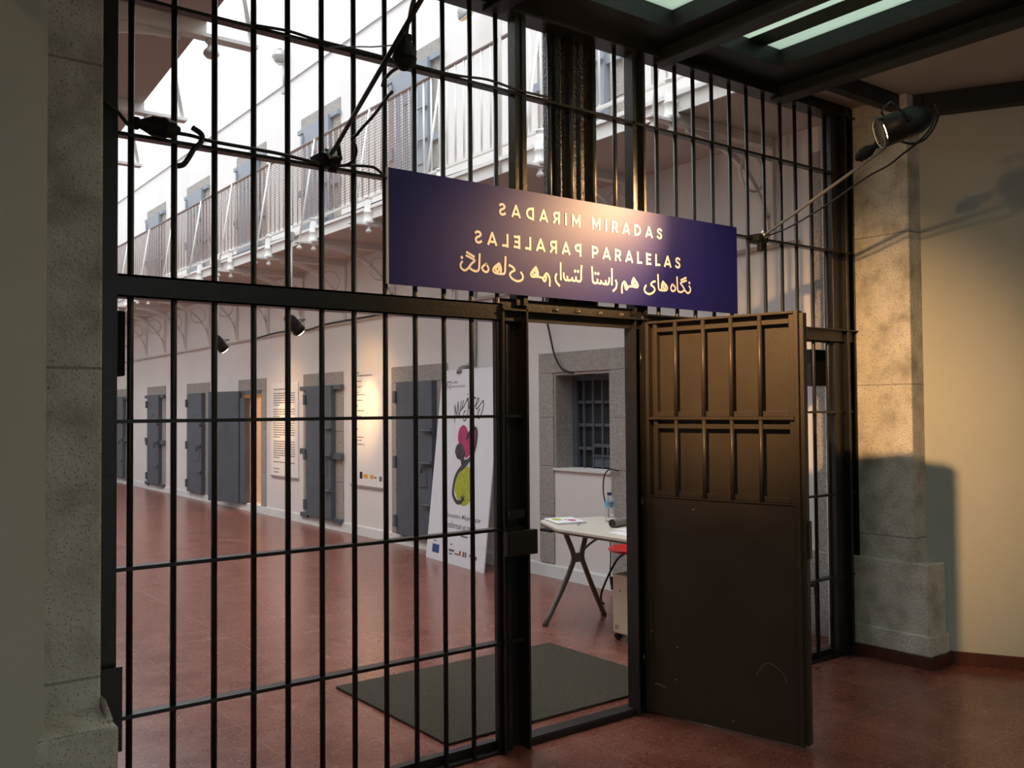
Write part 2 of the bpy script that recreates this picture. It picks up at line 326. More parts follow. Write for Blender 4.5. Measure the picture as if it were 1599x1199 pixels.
part('glazing_bar', B(1.86, 2.0, SKY0, SKY1, zg-.004, zg-.0005), M['greenbar'], t)
# steel beam along the hall's right wall
d_ = Vector((QR[0]-PR[0], QR[1]-PR[1], 0)).normalized(); n_ = Vector((d_.y, -d_.x, 0))
o = Vector((*PR, 0))+n_*.004
t = thing('wall_beam', 'black steel beam running along the top of the right hall wall', 'beam', o+Vector((0, 0, 3.3)), None, 'structure')
part('web', MB().obox(o-d_*.10+Vector((0, 0, 3.345)), d_*.115, n_*.05, (0, 0, .115)).obox(o+d_*.03+Vector((0, 0, 3.345)), d_*3.6, n_*.05, (0, 0, .115)), M['soffit'], t)
part('flange', MB().obox(o+d_*.0+Vector((0, 0, 3.325)), d_*3.63, n_*.09, (0, 0, .02)), M['soffit'], t)

# ================================================================== BARRED GATE
G = thing('barred_partition', 'tall dark steel bar partition filling the arch between the two granite pillars', 'gate', (3.02, 3.4, 0))
part('post', MB().box(.70, .845, 3.37, 3.44, 0, 3.45).box(.70, .78, 3.33, 3.37, 0, 3.45), M['steel'], G, bevel=.003)
part('post', MB().box(5.095, 5.19, 3.385, 3.45, 0, 3.45).box(5.19, 5.215, 3.35, 3.45, 0, 3.45).box(5.215, 5.29, 3.41, 3.45, 0, 3.45).box(5.29, 5.30, 3.36, 3.45, 0, 3.45).box(5.30, 5.335, 3.38, 3.45, 0, 3.45), M['steel'], G, bevel=.002)
part('top_beam', MB().box(.70, 5.335, 3.34, 3.455, 3.38, 3.392).box(.70, 5.335, 3.37, 3.38, 3.392, 3.46), M['steel'], G)
part('cross_beam', MB().box(.845, 2.50, 3.375, 3.385, 1.952, 2.032).box(.845, 2.50, 3.375, 3.45, 2.024, 2.032).box(.845, 2.50, 3.375, 3.45, 1.952, 1.958), M['steel'], G)
part('cross_beam', MB().box(3.42, 5.335, 3.375, 3.385, 1.952, 2.032).box(3.42, 5.335, 3.345, 3.45, 2.024, 2.032).box(3.42, 5.335, 3.375, 3.45, 1.952, 1.958), M['steel'], G)
part('lintel', MB().box(2.50, 3.42, 3.352, 3.44, 2.000, 2.008).box(2.50, 3.42, 3.385, 3.395, 1.955, 2.000).box(2.50, 3.42, 3.40, 3.44, 2.008, 2.06), M['steel'], G)
for x in (2.815, 2.955, 3.10, 3.245):
    part('bolt', MB().lathe((x, 3.368, 2.008), [(.016, 0), (.016, .012), (.009, .022)], 8), M['leaf'], G)
part('jamb', MB().box(2.497, 2.510, 3.36, 3.44, 0, 2.03).box(2.628, 2.640, 3.352, 3.44, 0, 2.03).box(2.51, 2.628, 3.43, 3.44, 0, 2.03).box(2.545, 2.57, 3.40, 3.43, 0, 1.94), M['steel'], G, bevel=.002)
part('jamb', MB().box(3.335, 3.345, 3.36, 3.44, 0, 2.0).box(3.345, 3.395, 3.425, 3.435, 0, 2.0).box(3.395, 3.41, 3.365, 3.44, 0, 2.0).box(3.362, 3.372, 3.395, 3.43, 0, 2.0), M['steel'], G, bevel=.002)
part('upper_post', MB().box(2.598, 2.632, 3.385, 3.44, 2.03, 3.38).box(2.632, 2.656, 3.375, 3.44, 2.03, 3.38), M['steel'], G)
part('upper_post', MB().box(3.353, 3.368, 3.378, 3.44, 2.03, 3.38).box(3.437, 3.452, 3.385, 3.44, 2.03, 3.38).box(3.368, 3.437, 3.415, 3.44, 2.03, 3.38), M['steel'], G)
part('column', MB().box(2.86, 2.955, 3.475, 3.50, 2.04, 3.46).box(2.955, 3.135, 3.485, 3.50, 2.04, 3.46).box(2.90, 2.93, 3.445, 3.475, 2.04, 3.46).box(2.99, 3.085, 3.455, 3.485, 2.04, 3.46).box(3.135, 3.165, 3.45, 3.50, 2.04, 3.46), M['crackle'], G, 'glossy steel column above the doorway')
LB = (.895, 1.045, 1.193, 1.344, 1.482, 1.626, 1.769, 1.915, 2.060, 2.206, 2.352)
RB = (3.547, 3.690, 3.834, 3.987, 4.138, 4.287, 4.441, 4.601, 4.744, 4.900, 5.052)
rb_ = .0112
for x in LB: part('bar', MB().tube([(x, 3.4, 0.0), (x, 3.4, 3.385)], rb_, 10, 0), M['steel'], G)
part('bar', MB().tube([(2.490, 3.392, 0), (2.490, 3.392, 3.385)], rb_, 10, 0), M['steel'], G)
for x in (2.815, 2.955, 3.10, 3.245): part('bar', MB().tube([(x, 3.4, 2.06), (x, 3.4, 3.385)], rb_, 10, 0), M['steel'], G)
for x in RB: part('bar', MB().tube([(x, 3.4, 0.0), (x, 3.4, 3.385)], rb_, 10, 0), M['steel'], G)
for z in (3.018, 2.525): part('rail', B(.845, 5.30, 3.378, 3.422, z-.0065, z+.0065), M['steel'], G)
for z in (1.518, 1.006, .496):
    part('rail', B(.78, 2.62, 3.376, 3.424, z-.0065, z+.0065), M['steel'], G)
    part('rail', B(3.41, 5.30, 3.376, 3.424, z-.0065, z+.0065), M['steel'], G)
part('sill', MB().box(.845, 2.50, 3.425, 3.465, 0, .05).box(.845, 2.50, 3.39, 3.465, 0, .012), M['steel'], G)
part('sill', MB().box(3.41, 5.30, 3.425, 3.465, 0, .05).box(3.41, 5.30, 3.39, 3.465, 0, .012), M['steel'], G)
part('threshold', MB().box(2.635, 3.42, 3.39, 3.47, 0, .035).box(2.635, 3.42, 3.385, 3.39, 0, .03), M['steel'], G, bevel=.002)
lk = part('lock_box', MB().box(2.49, 2.668, 3.33, 3.36, .888, 1.0), M['steel'], G, bevel=.004)
part('lock_bracket', MB().box(2.51, 2.595, 3.335, 3.362, 1.058, 1.094), M['steel'], lk)
part('foot_plate', B(.72, .856, 3.335, 3.345, .40, .685), M['steel'], G)

# door leaf (hinged on the right jamb, swung open towards the hall)
HX, HY = 3.404, 3.40
es = Vector((.187, -.825, 0)).normalized(); en = Vector((es.y, -es.x, 0)); en = en if en.x < 0 else -en   # en looks at the camera side
D = thing('gate_door', 'dark brown steel door leaf with four short bars standing open towards the hall', 'door', (HX, HY, 0))
def LP(s_, n_, z_): return Vector((HX, HY, 0))+es*s_+en*n_+Vector((0, 0, z_))
def lbox(mb, s0, s1, n0, n1, z0, z1): return mb.obox(LP(s0, n0, z0), es*(s1-s0), en*(n1-n0), (0, 0, z1-z0))
mb = MB(); zb, zt, W_ = .012, 1.992, .848
lbox(mb, .02, .052, -.048, 0, zb, zt); lbox(mb, W_-.022, W_, -.048, .004, zb, zt); lbox(mb, .052, W_-.022, -.048, .006, zt-.012, zt)
lbox(mb, W_, W_+.020, -.052, -.012, .02, zt-.01)
part('frame', mb, M['leaf'], D, bevel=.002)
mb = MB(); lbox(mb, .052, W_-.022, -.048, -.004, zb, 1.10)
part('lower_panel', mb, M['leaf'], D, bevel=.002)
mb = MB(); lbox(mb, .052, W_-.022, -.048, .010, 1.492, 1.506); lbox(mb, .052, W_-.022, -.048, .004, 1.10, 1.108)
part('mid_rail', mb, M['leaf'], D)
for z0, z1 in ((1.108, 1.492), (1.506, 1.98)):
    mb = MB(); lbox(mb, .052, W_-.022, -.048, -.040, z0, z1)
    p = part('back_sheet', mb, M['leaf'], D)
    mb = MB(); lbox(mb, .075, .098, -.040, -.006, z0, z1); lbox(mb, .80, W_-.022, -.040, -.006, z0, z1)
    lbox(mb, .098, .80, -.040, -.006, z0, z0+.026); lbox(mb, .098, .80, -.040, -.006, z1-.045, z1-.022)
    part('inner_frame', mb, M['leaf'], p, bevel=.002)
    for s_ in (.209, .364, .512, .660):
        part('bar', MB().tube([LP(s_, -.002, z0), LP(s_, -.002, z1)], .0105, 10, 0), M['leaf'], D)
mb = MB(); lbox(mb, W_+.018, W_+.030, -.050, -.020, .86, 1.03)
part('latch', mb, M['steel'], D)
for z in (.25, 1.05, 1.80):
    part('hinge', MB().tube([LP(.012, .004, z-.05), LP(.012, .004, z+.05)], .011, 10, 0), M['steel'], D)
mb = MB(); nx = -en
mb.ribbon(LP(0, .0, 0), es, (0, 0, 1), [(.62, .30), (.66, .355), (.70, .36), (.75, .33), (.77, .29)], .0015)
mb.ribbon(LP(0, .0, 0), es, (0, 0, 1), [(.07, .16), (.10, .158), (.13, .15)], .004)
for q in ((.20, .36), (.19, .20), (.055, .42), (.30, 1.05), (.50, .06)): mb.disc(LP(0, .0, 0), es, (0, 0, 1), q, .005, .004, 8)
part('scratches', mb, M['zinc'], D, 'pale scratches and chips in the paint')

# black boxes fixed behind the posts
solo('wall_box', B(.56, .905, 3.50, 3.60, 1.68, 1.916), M['black'], 'flat black box fixed behind the left gate post', 'box', None, None, .006)
solo('wall_box', B(5.03, 5.295, 3.51, 3.60, 1.682, 1.915), M['steel'], 'dark brown box behind the bars right of the open door leaf', 'box', None, None, .006)

# ================================================================== SIGN
YS = 3.372
SG = thing('hanging_sign', 'wide navy blue sign with mirrored cream lettering tied across the bars', 'sign', (3.03, YS, 2.07))
part('panel', MB().box(1.911, 4.144, YS-.009, YS-.002, 2.075, 2.563), M['navy'], SG)
part('panel_edge', MB().box(1.903, 1.911, YS-.010, YS, 2.075, 2.563), M['alu'], SG)
so, su, sv = (0, YS-.0105, 0), (1, 0, 0), (0, 0, 1)
CM = 3.0115
# capital strokes on a 1-high grid: (width, list of strokes); two-point strokes stay straight
CAPS = {'M': (.92, [[(.09, 0), (.09, 1)], [(.09, .97), (.46, .30)], [(.46, .30), (.83, .97)], [(.83, 0), (.83, 1)]]), 'I': (.20, [[(.10, 0), (.10, 1)]]),
        'R': (.70, [[(.09, 0), (.09, 1)], [(.06, .91), (.38, .91)], [(.36, .91), (.54, .85), (.60, .68), (.54, .50), (.36, .42)], [(.08, .42), (.38, .42)], [(.36, .42), (.64, .03)]]),
        'A': (.88, [[(.07, .02), (.44, .98)], [(.44, .98), (.81, .02)], [(.20, .26), (.68, .26)]]),
        'D': (.80, [[(.09, 0), (.09, 1)], [(.06, .91), (.32, .91)], [(.30, .91), (.56, .82), (.70, .50), (.56, .18), (.30, .09)], [(.06, .09), (.32, .09)]]),
        'S': (.66, [[(.58, .80), (.44, .91), (.24, .90), (.12, .74), (.22, .58), (.46, .46), (.56, .28), (.46, .10), (.24, .08), (.06, .20)]]),
        'P': (.68, [[(.09, 0), (.09, 1)], [(.06, .91), (.38, .91)], [(.36, .91), (.54, .84), (.60, .66), (.54, .48), (.36, .40)], [(.08, .40), (.38, .40)]]),
        'L': (.58, [[(.09, 0), (.09, 1)], [(.06, .09), (.54, .09)]]), 'E': (.62, [[(.09, 0), (.09, 1)], [(.06, .91), (.56, .91)], [(.06, .5), (.50, .5)], [(.06, .09), (.57, .09)]])}
def caps(word, x0, x1, y0, y1, mirror):
    mb = MB(); h = y1-y0; tot = sum(CAPS[c][0] for c in word)*h; gap = (x1-x0-tot)/(len(word)-1); x = x0; k_ = 0
    for c in word:
        for st in CAPS[c][1]:
            q = [(x+px*h, y0+(.035+.93*py)*h) for px, py in st]
            k_ += 1; mb.ribbon((so[0], so[1]-.00008*(k_ % 7), so[2]), su, sv, [((2*CM-a) if mirror else a, b) for a, b in q], .185*h, 5)
        x += CAPS[c][0]*h+gap
    return mb
for mir in (False, True):
    part('lettering', caps('MIRADAS', 3.050, 3.541, 2.430, 2.489, mir), M['print'], SG)
    part('lettering', caps('PARALELAS', 3.046, 3.677, 2.288, 2.349, mir), M['print'], SG)
PER = [[[3.045,2.244],[3.048,2.212],[3.049,2.18],[3.055,2.168],[3.07,2.166],[3.08,2.173],[3.082,2.186]],[[3.08,2.173],[3.089,2.167],[3.102,2.167],[3.106,2.181]],[[3.104,2.172],[3.117,2.168],[3.128,2.165],[3.135,2.171],[3.137,2.184]],[[3.135,2.171],[3.144,2.165],[3.154,2.17],[3.159,2.182],[3.16,2.199]],[[3.178,2.246],[3.179,2.205],[3.177,2.165]],[[3.204,2.191],[3.211,2.175],[3.206,2.153],[3.186,2.135]],[[3.247,2.13],[3.246,2.156],[3.251,2.176],[3.265,2.188],[3.279,2.173],[3.286,2.159],[3.279,2.15],[3.271,2.156],[3.267,2.175]],[[3.286,2.159],[3.296,2.166],[3.324,2.168],[3.35,2.166],[3.359,2.173],[3.355,2.186],[3.33,2.212]],[[3.33,2.212],[3.319,2.194],[3.318,2.176],[3.324,2.169]],[[3.33,2.21],[3.346,2.187],[3.342,2.176],[3.33,2.178],[3.33,2.195]],[[3.486,2.207],[3.468,2.202],[3.454,2.188],[3.471,2.178],[3.482,2.165],[3.47,2.148],[3.44,2.138],[3.414,2.145],[3.406,2.162],[3.418,2.181]],[[3.506,2.244],[3.508,2.205],[3.511,2.171],[3.526,2.164],[3.561,2.165],[3.575,2.174],[3.571,2.189],[3.543,2.211]],[[3.543,2.211],[3.533,2.192],[3.533,2.167]],[[3.543,2.21],[3.561,2.186],[3.557,2.175],[3.545,2.178],[3.544,2.194]],[[3.613,2.202],[3.602,2.18],[3.611,2.166],[3.629,2.169],[3.637,2.182],[3.626,2.195],[3.613,2.202]],[[3.65,2.243],[3.652,2.205],[3.655,2.174],[3.671,2.164],[3.694,2.17],[3.706,2.18],[3.695,2.195],[3.678,2.21],[3.683,2.216],[3.723,2.23]],[[3.68,2.228],[3.72,2.245]],[[3.702,2.185],[3.716,2.171],[3.732,2.163],[3.749,2.171],[3.753,2.187],[3.744,2.202]]]
PDOT = [[3.068,2.214],[3.087,2.214],[3.746,2.219]]
for sgn in (1, -1):
    mb = MB()
    for k_, st in enumerate(PER): mb.ribbon((so[0], so[1]-.00008*(k_ % 5), so[2]), su, sv, [((p[0] if sgn > 0 else 2*CM-p[0]), p[1]) for p in st], .0105, 5)
    for q in PDOT: mb.disc(so, su, sv, ((q[0] if sgn > 0 else 2*CM-q[0]), q[1]), .0075, .008, 8)
    part('lettering', mb, M['print'], SG)

# ================================================================== SPOTLIGHTS
def par_lamp(name, label, pos, target, sc, energy, cone, blend, group=None, lightdist=.03, spill=.22, recess=.045):
    d = (Vector(target)-Vector(pos)).normalized(); q = d.to_track_quat('-Z', 'Y')
    t = thing(name, label, 'spotlight', pos, group); t.rotation_mode = 'QUATERNION'; t.rotation_quaternion = q; ORG[t.name] = Vector((0, 0, 0))
    L_, r_ = .25*sc, .075*sc      # front at local z=0, lamp axis -Z
    part('housing', MB().lathe((0, 0, 0), [(r_*.9, recess*sc), (r_*.95, 0), (r_, 0), (r_, L_*.62), (r_*.93, L_*.74), (r_*.72, L_*.90), (r_*.45, L_), (0, L_*1.01)], 24), M['blackmet'], t)
    part('lens', MB().lathe((0, 0, 0), [(0, (recess-.016)*sc), (r_*.45, (recess-.013)*sc), (r_*.8, (recess-.006)*sc), (r_*.89, (recess+.001)*sc)], 24), M['lens'], t, 'glowing warm lens')
    mb = MB().tube([(r_*1.05*math.cos(a), r_*1.05*math.sin(a), -.010*sc) for a in [2*PI*k/24 for k in range(25)]], .004*sc, 6, 0, False)
    for a in (PI/4, 3*PI/4, 5*PI/4, 7*PI/4): mb.tube([(r_*1.02*math.cos(a), r_*1.02*math.sin(a), .01), (r_*1.05*math.cos(a), r_*1.05*math.sin(a), -.010*sc)], .004*sc, 6, 0)
    part('gel_frame', mb, M['blackmet'], t)
    y = r_*1.18
    part('yoke', MB().tube([(y, 0, L_*.45), (y, .02*sc, L_*.42), (y, .09*sc, L_*.30), (y*.8, .115*sc, L_*.26), (-y*.8, .115*sc, L_*.26), (-y, .09*sc, L_*.30), (-y, .02*sc, L_*.42), (-y, 0, L_*.45)], .006*sc, 6, 3), M['blackmet'], t)
    for sx in (-1, 1): part('knob', MB().lathe((sx*r_, 0, L_*.45), [(.012*sc, 0), (.012*sc, .016*sc), (.006*sc, .020*sc)], 10, (sx, 0, 0)), M['black'], t)
    l = bpy.data.lights.new(name+'_light', 'SPOT'); l.energy = energy; l.color = WARM; l.spot_size = cone; l.spot_blend = blend; l.shadow_soft_size = .035*sc
    lo = bpy.data.objects.new(name+'_light', l); C.objects.link(lo); lo.parent = t; lo.location = (0, 0, -.045*sc-lightdist)
    if spill:
        l2 = l.copy(); l2.energy = energy*spill; l2.spot_size = R_(105); l2.spot_blend = 1.0
        lo = bpy.data.objects.new(name+'_spill', l2); C.objects.link(lo); lo.parent = t; lo.location = (0, 0, -.045*sc-lightdist)
    return t
R_ = math.radians
R_ = math.radians
par_lamp('spotlight', 'black stage spotlight on a pole before the right granite pillar, lighting the sign', (4.055, 2.42, 2.852), (3.04, 3.38, 2.36), .96, SIGN_LAMP_W, R_(46), 1.0, spill=.12)
par_lamp('spotlight', 'black stage spotlight above the top edge of the photo on the left pole', (1.44, 2.22, 2.93), (5.3, 3.52, 1.30), .98, GATE_LAMP_W, R_(44), 1.0, spill=.07)
par_lamp('spotlight', 'small lit spotlight hanging above the wall text between the two nearest closed doors', (4.45, 9.90, 2.47), (5.5, 10.20, 1.52), .95, WALL_LAMP_W, R_(36), 1.0, 'gallery spotlights', recess=-.022)
par_lamp('spotlight', 'small lit spotlight farther along the gallery, left of the other hanging one', (4.45, 12.33, 2.40), (5.5, 12.72, 1.30), .95, WALL_LAMP_W*.8, R_(36), 1.0, 'gallery spotlights', recess=-.022)
# poles and cables at the gate
def pole(name, label, a, b, mats, drop):
    t = thing(name, label, 'pole', a); a, b = Vector(a), Vector(b)
    part('tube', MB().tube([a, b], .0085, 10, 0), mats, t)
    d = (b-a).normalized()
    part('clamp', MB().box(a.x-.045, a.x+.045, 3.335, 3.43, a.z-.022, a.z+.022).obox(a+Vector((-.02, -.02, -drop)), (.03, 0, 0), (0, .03, 0), (0, 0, drop+.01)), M['black'], t, bevel=.004)
    part('bolt', MB().tube([a+d*.05+Vector((-.03, 0, .012)), a+d*.05+Vector((.03, 0, -.012))], .007, 8, 0).lathe(a+d*.03, [(.02, 0), (.02, .03)], 10, d), M['chrome'], t)
    return t
pole('lamp_pole', 'grey steel pole from the bars to the spotlight beside the right pillar', (4.348, 3.36, 2.522), (4.15, 2.47, 2.80), M['rollgrey'], .075)
pole('lamp_pole', 'dark steel pole rising from the bars left of the blue sign', (1.635, 3.36, 2.548), (1.49, 2.26, 2.90), M['blackmet'], .03)
mb = MB().prism([(1.625, 3.34, 2.50), (1.66, 3.34, 2.50), (1.672, 3.31, 2.555), (1.655, 3.30, 2.612)], (.012, .02, 0))
part('bracket', mb, M['black'], [o for o in C.objects if o.name.startswith('lamp_pole.001')][0])
def cable(name, label, runs, r=.0065, cat='cable'):
    mb = MB()
    for p in runs: mb.tube(p, r, 8, 5)
    return solo(name, mb, M['rubber'], label, cat)
cable('power_cable', 'black cable dropping from the left post to the plug on the bars', [[[0.787,3.33,2.61],[0.831,3.33,2.583],[0.867,3.33,2.545],[0.896,3.33,2.537]]], .007)
cable('power_cable', 'black cable lying along the second rail from plug to left pole', [[[1.01,3.345,2.548],[1.09,3.345,2.548],[1.16,3.345,2.540],[1.33,3.345,2.538],[1.432,3.345,2.536],[1.592,3.345,2.524]]], .007)
cable('power_cable', 'black cable looping down beside the left pole towards the blue sign', [[[1.665,2.90,2.70],[1.672,2.95,2.695],[1.692,3.08,2.67],[1.690,3.18,2.64],[1.680,3.2,2.62],[1.67,3.22,2.606],[1.695,3.24,2.587],[1.713,3.27,2.566],[1.712,3.3,2.542],[1.688,3.32,2.527],[1.642,3.34,2.522],[1.718,3.34,2.535],[1.805,3.34,2.545],[1.843,3.34,2.54],[1.90,3.36,2.513]]], .006)
cable('power_cable', 'black cable running up from the hanging connector past the top edge', [[[1.48,2.40,2.90],[1.49,2.42,2.85],[1.51,2.5,2.84],[1.601,2.68,2.852],[1.617,2.72,2.816]]], .006)
cable('power_cable', 'short black cable below the hanging connector on the left pole', [[[1.607,2.72,2.731],[1.608,2.80,2.733],[1.612,2.86,2.722],[1.625,2.90,2.714]]], .006)
cable('power_cable', 'black cable looping from the right spotlight to its connector', [[[4.191,2.52,2.845],[4.195,2.48,2.854],[4.232,2.43,2.845],[4.275,2.39,2.83],[4.325,2.36,2.85],[4.365,2.34,2.894],[4.375,2.32,2.938],[4.34,2.29,2.97],[4.26,2.265,2.985]]], .006)
cable('power_cable', 'black cable hanging from the right spotlight down to the right pole clamp', [[[4.31,2.285,2.95],[4.30,2.32,2.88],[4.25,2.37,2.81],[4.23,2.42,2.775],[4.25,2.5,2.745],[4.275,2.64,2.715],[4.32,2.85,2.65],[4.35,3.02,2.60],[4.385,3.2,2.56],[4.40,3.36,2.538]]], .005)
cable('tension_wire', 'thin wire from the hanging connector to the upper rail', [[[1.598,2.74,2.805],[1.62,2.95,2.87],[1.636,3.1,2.922],[1.626,3.36,3.0]]], .0025, 'wire')
cable('power_cable', 'black cable tied loosely along the upper rail of the bars', [[[1.342,3.365,3.020],[1.472,3.365,3.030],[1.58,3.365,3.024],[1.778,3.365,3.024],[2.217,3.365,3.022],[2.425,3.365,3.040],[2.60,3.365,3.028],[2.80,3.365,3.03]]], .006)
cable('cable_strap', 'black strap tied over the cable with its tail hanging below the rail', [[[1.090,3.335,2.575],[1.117,3.318,2.55],[1.113,3.318,2.52],[1.09,3.32,2.493],[1.071,3.32,2.458],[1.053,3.32,2.432],[1.032,3.325,2.424]]], .010, 'strap')
def plug(label, a, b, r):
    a, b = Vector(a), Vector(b); L_ = (b-a).length
    return solo('cable_connector', MB().lathe(a, [(.35*r, 0), (.62*r, .02*L_), (.62*r, .1*L_), (.45*r, .14*L_), (.75*r, .3*L_), (1*r, .42*L_), (1*r, .62*L_), (1.06*r, .63*L_), (1.06*r, .70*L_), (.9*r, .71*L_), (.9*r, .86*L_), (.5*r, .95*L_), (.4*r, L_)], 14, b-a), M['black'], label, 'plug')
plug('thick black plug coupling lying on the second rail near the left post', (.885, 3.335, 2.556), (1.045, 3.34, 2.556), .036)
plug('thick black plug coupling hanging from the left pole above the blue sign', (1.617, 2.72, 2.835), (1.607, 2.72, 2.715), .040)
plug('black plug coupling on the pole below the right spotlight', (4.191, 2.52, 2.845), (4.172, 2.63, 2.79), .030)

# ================================================================== CELL DOORS
def cell_door(n, yc, z0, label, straps, leafmat, wide=.60, sub=True):
    t = thing('door_%d' % n, label, 'door', (XW, yc, z0), None, 'structure'); hl = .395
    for sg, nm in ((1, 'stone_jamb'), (-1, 'stone_jamb')):
        ya, yb = sorted((yc+sg*hl*.98, yc+sg*wide)); mb = MB(); zz = z0
        for h in (.52, .66, .59):
            mb.box(XW-.016, XW+.01, ya, yb, zz+.003, zz+h-.003); zz += h
        part(nm, mb, M['granite'], t, bevel=.004)
    part('lintel', B(XW-.016, XW+.01, yc-wide, yc+wide, z0+1.772, z0+1.957), M['granite'], t, bevel=.004)
    lf = part('leaf', MB().box(XW-.075, XW-.018, yc-hl, yc+hl, z0+.02, z0+1.775).box(XW-.083, XW-.075, yc-hl, yc-hl+.10, z0+.02, z0+1.775), leafmat, t, bevel=.003)
    for z in (.17, .85, 1.60): part('hinge', MB().box(XW-.10, XW-.01, yc+hl-.02, yc+hl+.035, z0+z-.07, z0+z+.07), leafmat, t)
    if straps:
        part('strap', B(XW-.060, XW-.014, yc-wide-.02, yc+wide+.02, z0+1.725, z0+1.785), leafmat, t)
        part('strap', MB().box(XW-.060, XW-.014, yc-wide-.02, yc-hl, z0+.82, z0+.90).box(XW-.060, XW-.014, yc+hl, yc+wide+.02, z0+.85, z0+.93), leafmat, t)
        part('strap', MB().box(XW-.060, XW-.014, yc-wide-.01, yc-hl, z0-.01, z0+.05).box(XW-.060, XW-.014, yc+hl, yc+wide+.01, z0-.01, z0+.05), leafmat, t)
    for z, ln in ((.40, .16), (.86, .24), (1.22, .18)):
        bo = part('bolt', MB().tube([(XW-.105, yc-hl-.03, z0+z), (XW-.105, yc-hl+ln, z0+z)], .014, 8, 0).box(XW-.10, XW-.075, yc-hl+.02, yc-hl+.06, z0+z-.03, z0+z+.03), leafmat, t)
        if z > .8 and z < 1: part('bolt_handle', MB().tube([(XW-.115, yc-hl+ln*.7, z0+z), (XW-.12, yc-hl+ln*.7, z0+z-.11)], .010, 8, 0), leafmat, bo)
    part('lock_plate', B(XW-.088, XW-.075, yc-hl+.10, yc-hl+.24, z0+.60, z0+.75), leafmat, t)
    part('peep_slot', B(XW-.085, XW-.075, yc-.05, yc+.14, z0+1.36, z0+1.40), leafmat, t)
    return t
def shift(t, n, yc, z0, label):
    r = dup(t, (XW, yc, z0), label); r.name = 'door_%d' % n; return r
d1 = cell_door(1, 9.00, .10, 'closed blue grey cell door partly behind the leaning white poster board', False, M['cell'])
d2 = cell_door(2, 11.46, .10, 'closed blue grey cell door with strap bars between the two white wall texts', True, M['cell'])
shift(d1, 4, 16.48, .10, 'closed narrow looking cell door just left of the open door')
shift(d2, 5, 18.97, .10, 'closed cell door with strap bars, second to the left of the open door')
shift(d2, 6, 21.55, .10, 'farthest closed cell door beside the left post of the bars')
u1 = cell_door(7, 9.05, 3.70, 'upper floor door coloured pale for glare behind the white railing above the blue sign', True, M['cell_glare'])
shift(u1, 8, 11.52, 3.70, 'upper floor door coloured pale for glare with grey lintel behind the left pole end')
shift(u1, 9, 14.0, 3.70, 'upper floor door coloured pale for glare, third from the gate, behind the netting')
shift(u1, 10, 16.5, 3.70, 'upper floor door coloured pale for glare, fourth from the gate, behind the netting')
shift(u1, 11, 19.0, 3.70, 'upper floor door coloured pale for glare, fifth from the gate, behind the netting')
shift(u1, 12, 6.2, 3.70, 'upper floor door coloured pale for glare seen beside the dark column above the gate doorway')
# open door
t = thing('door_3', 'open blue grey cell door showing a warm lit cell inside', 'door', (XW, 13.96, .10), None, 'structure')
for ya, yb in ((13.40, 13.58), (14.34, 14.52)):
    mb = MB(); zz = .10
    for h in (.52, .66, .59): mb.box(XW-.016, XW+.01, ya, yb, zz+.003, zz+h-.003); zz += h
    part('stone_jamb', mb, M['granite'], t, bevel=.004)
part('lintel', B(XW-.016, XW+.01, 13.40, 14.52, 1.87, 2.05), M['granite'], t, bevel=.004)
part('head_frame', B(XW-.03, XW+.05, 13.56, 14.36, 1.82, 1.875), M['cell'], t)
a = Vector((XW-.03, 14.36, .10)); dd = Vector((-.275, .96, 0)).normalized(); nn = Vector((dd.y, -dd.x, 0))
lf = part('leaf', MB().obox(a, dd*.80, nn*-.05, (0, 0, 1.77)), M['cell'], t, bevel=.003)
part('leaf_edge', MB().box(XW-.06, XW+.03, 14.14, 14.36, .10, 1.76), M['cell'], t)
part('hinge', MB().tube([(XW-.05, 14.35, .3), (XW-.05, 14.35, 1.7)], .012, 8, 0), M['blackmet'], t)
for z in (.47, .99, 1.60): part('bolt_eye', MB().tube([(XW+.02+.022*math.cos(2*PI*k/12), 13.60, z+.022*math.sin(2*PI*k/12)) for k in range(13)], .007, 6, 0, False), M['blackmet'], t)

# barred window
t = thing('window_1', 'granite framed cell window with blue grey grille seen through the doorway', 'window', (XW, 6.22, 0), None, 'structure')
for ya, yb, sp in ((6.61, 6.82, (.12, .56, 1.02, 1.47, 1.885)), (5.62, 5.84, (.12, .56, 1.02, 1.47, 1.885))):
    mb = MB()
    for k in range(4): mb.box(XW-.014, XW+.012, ya, yb, sp[k]+.002, sp[k+1]-.002)
    part('stone_jamb', mb, M['granite'], t, bevel=.004)
part('lintel', B(XW-.014, XW+.012, 5.62, 6.82, 1.885, 2.07), M['granite'], t, bevel=.004)
part('reveal', MB().box(XW, XW+.27, 6.585, 6.61, 1.0, 1.885).box(XW, XW+.27, 5.84, 5.865, 1.0, 1.885).box(XW, XW+.27, 5.865, 6.585, 1.86, 1.885), M['granite'], t)
part('sill', B(XW-.02, XW+.26, 5.84, 6.61, .985, 1.005), M['plaster'], t)
xg = XW+.22
part('frame', MB().box(xg-.02, xg+.02, 6.52, 6.585, 1.005, 1.86).box(xg-.02, xg+.02, 5.865, 5.905, 1.005, 1.86).box(xg-.02, xg+.02, 5.905, 6.52, 1.81, 1.86), M['cell'], t)
for y in (6.425, 6.30, 6.175, 6.05, 5.94): part('bar', B(xg-.018, xg-.004, y-.010, y+.010, 1.005, 1.83), M['cell'], t)
for z, ya in ((1.61, 5.905), (1.40, 5.905), (1.185, 6.30)): part('rail', B(xg-.008, xg+.006, ya, 6.52, z-.014, z+.014), M['cell'], t)
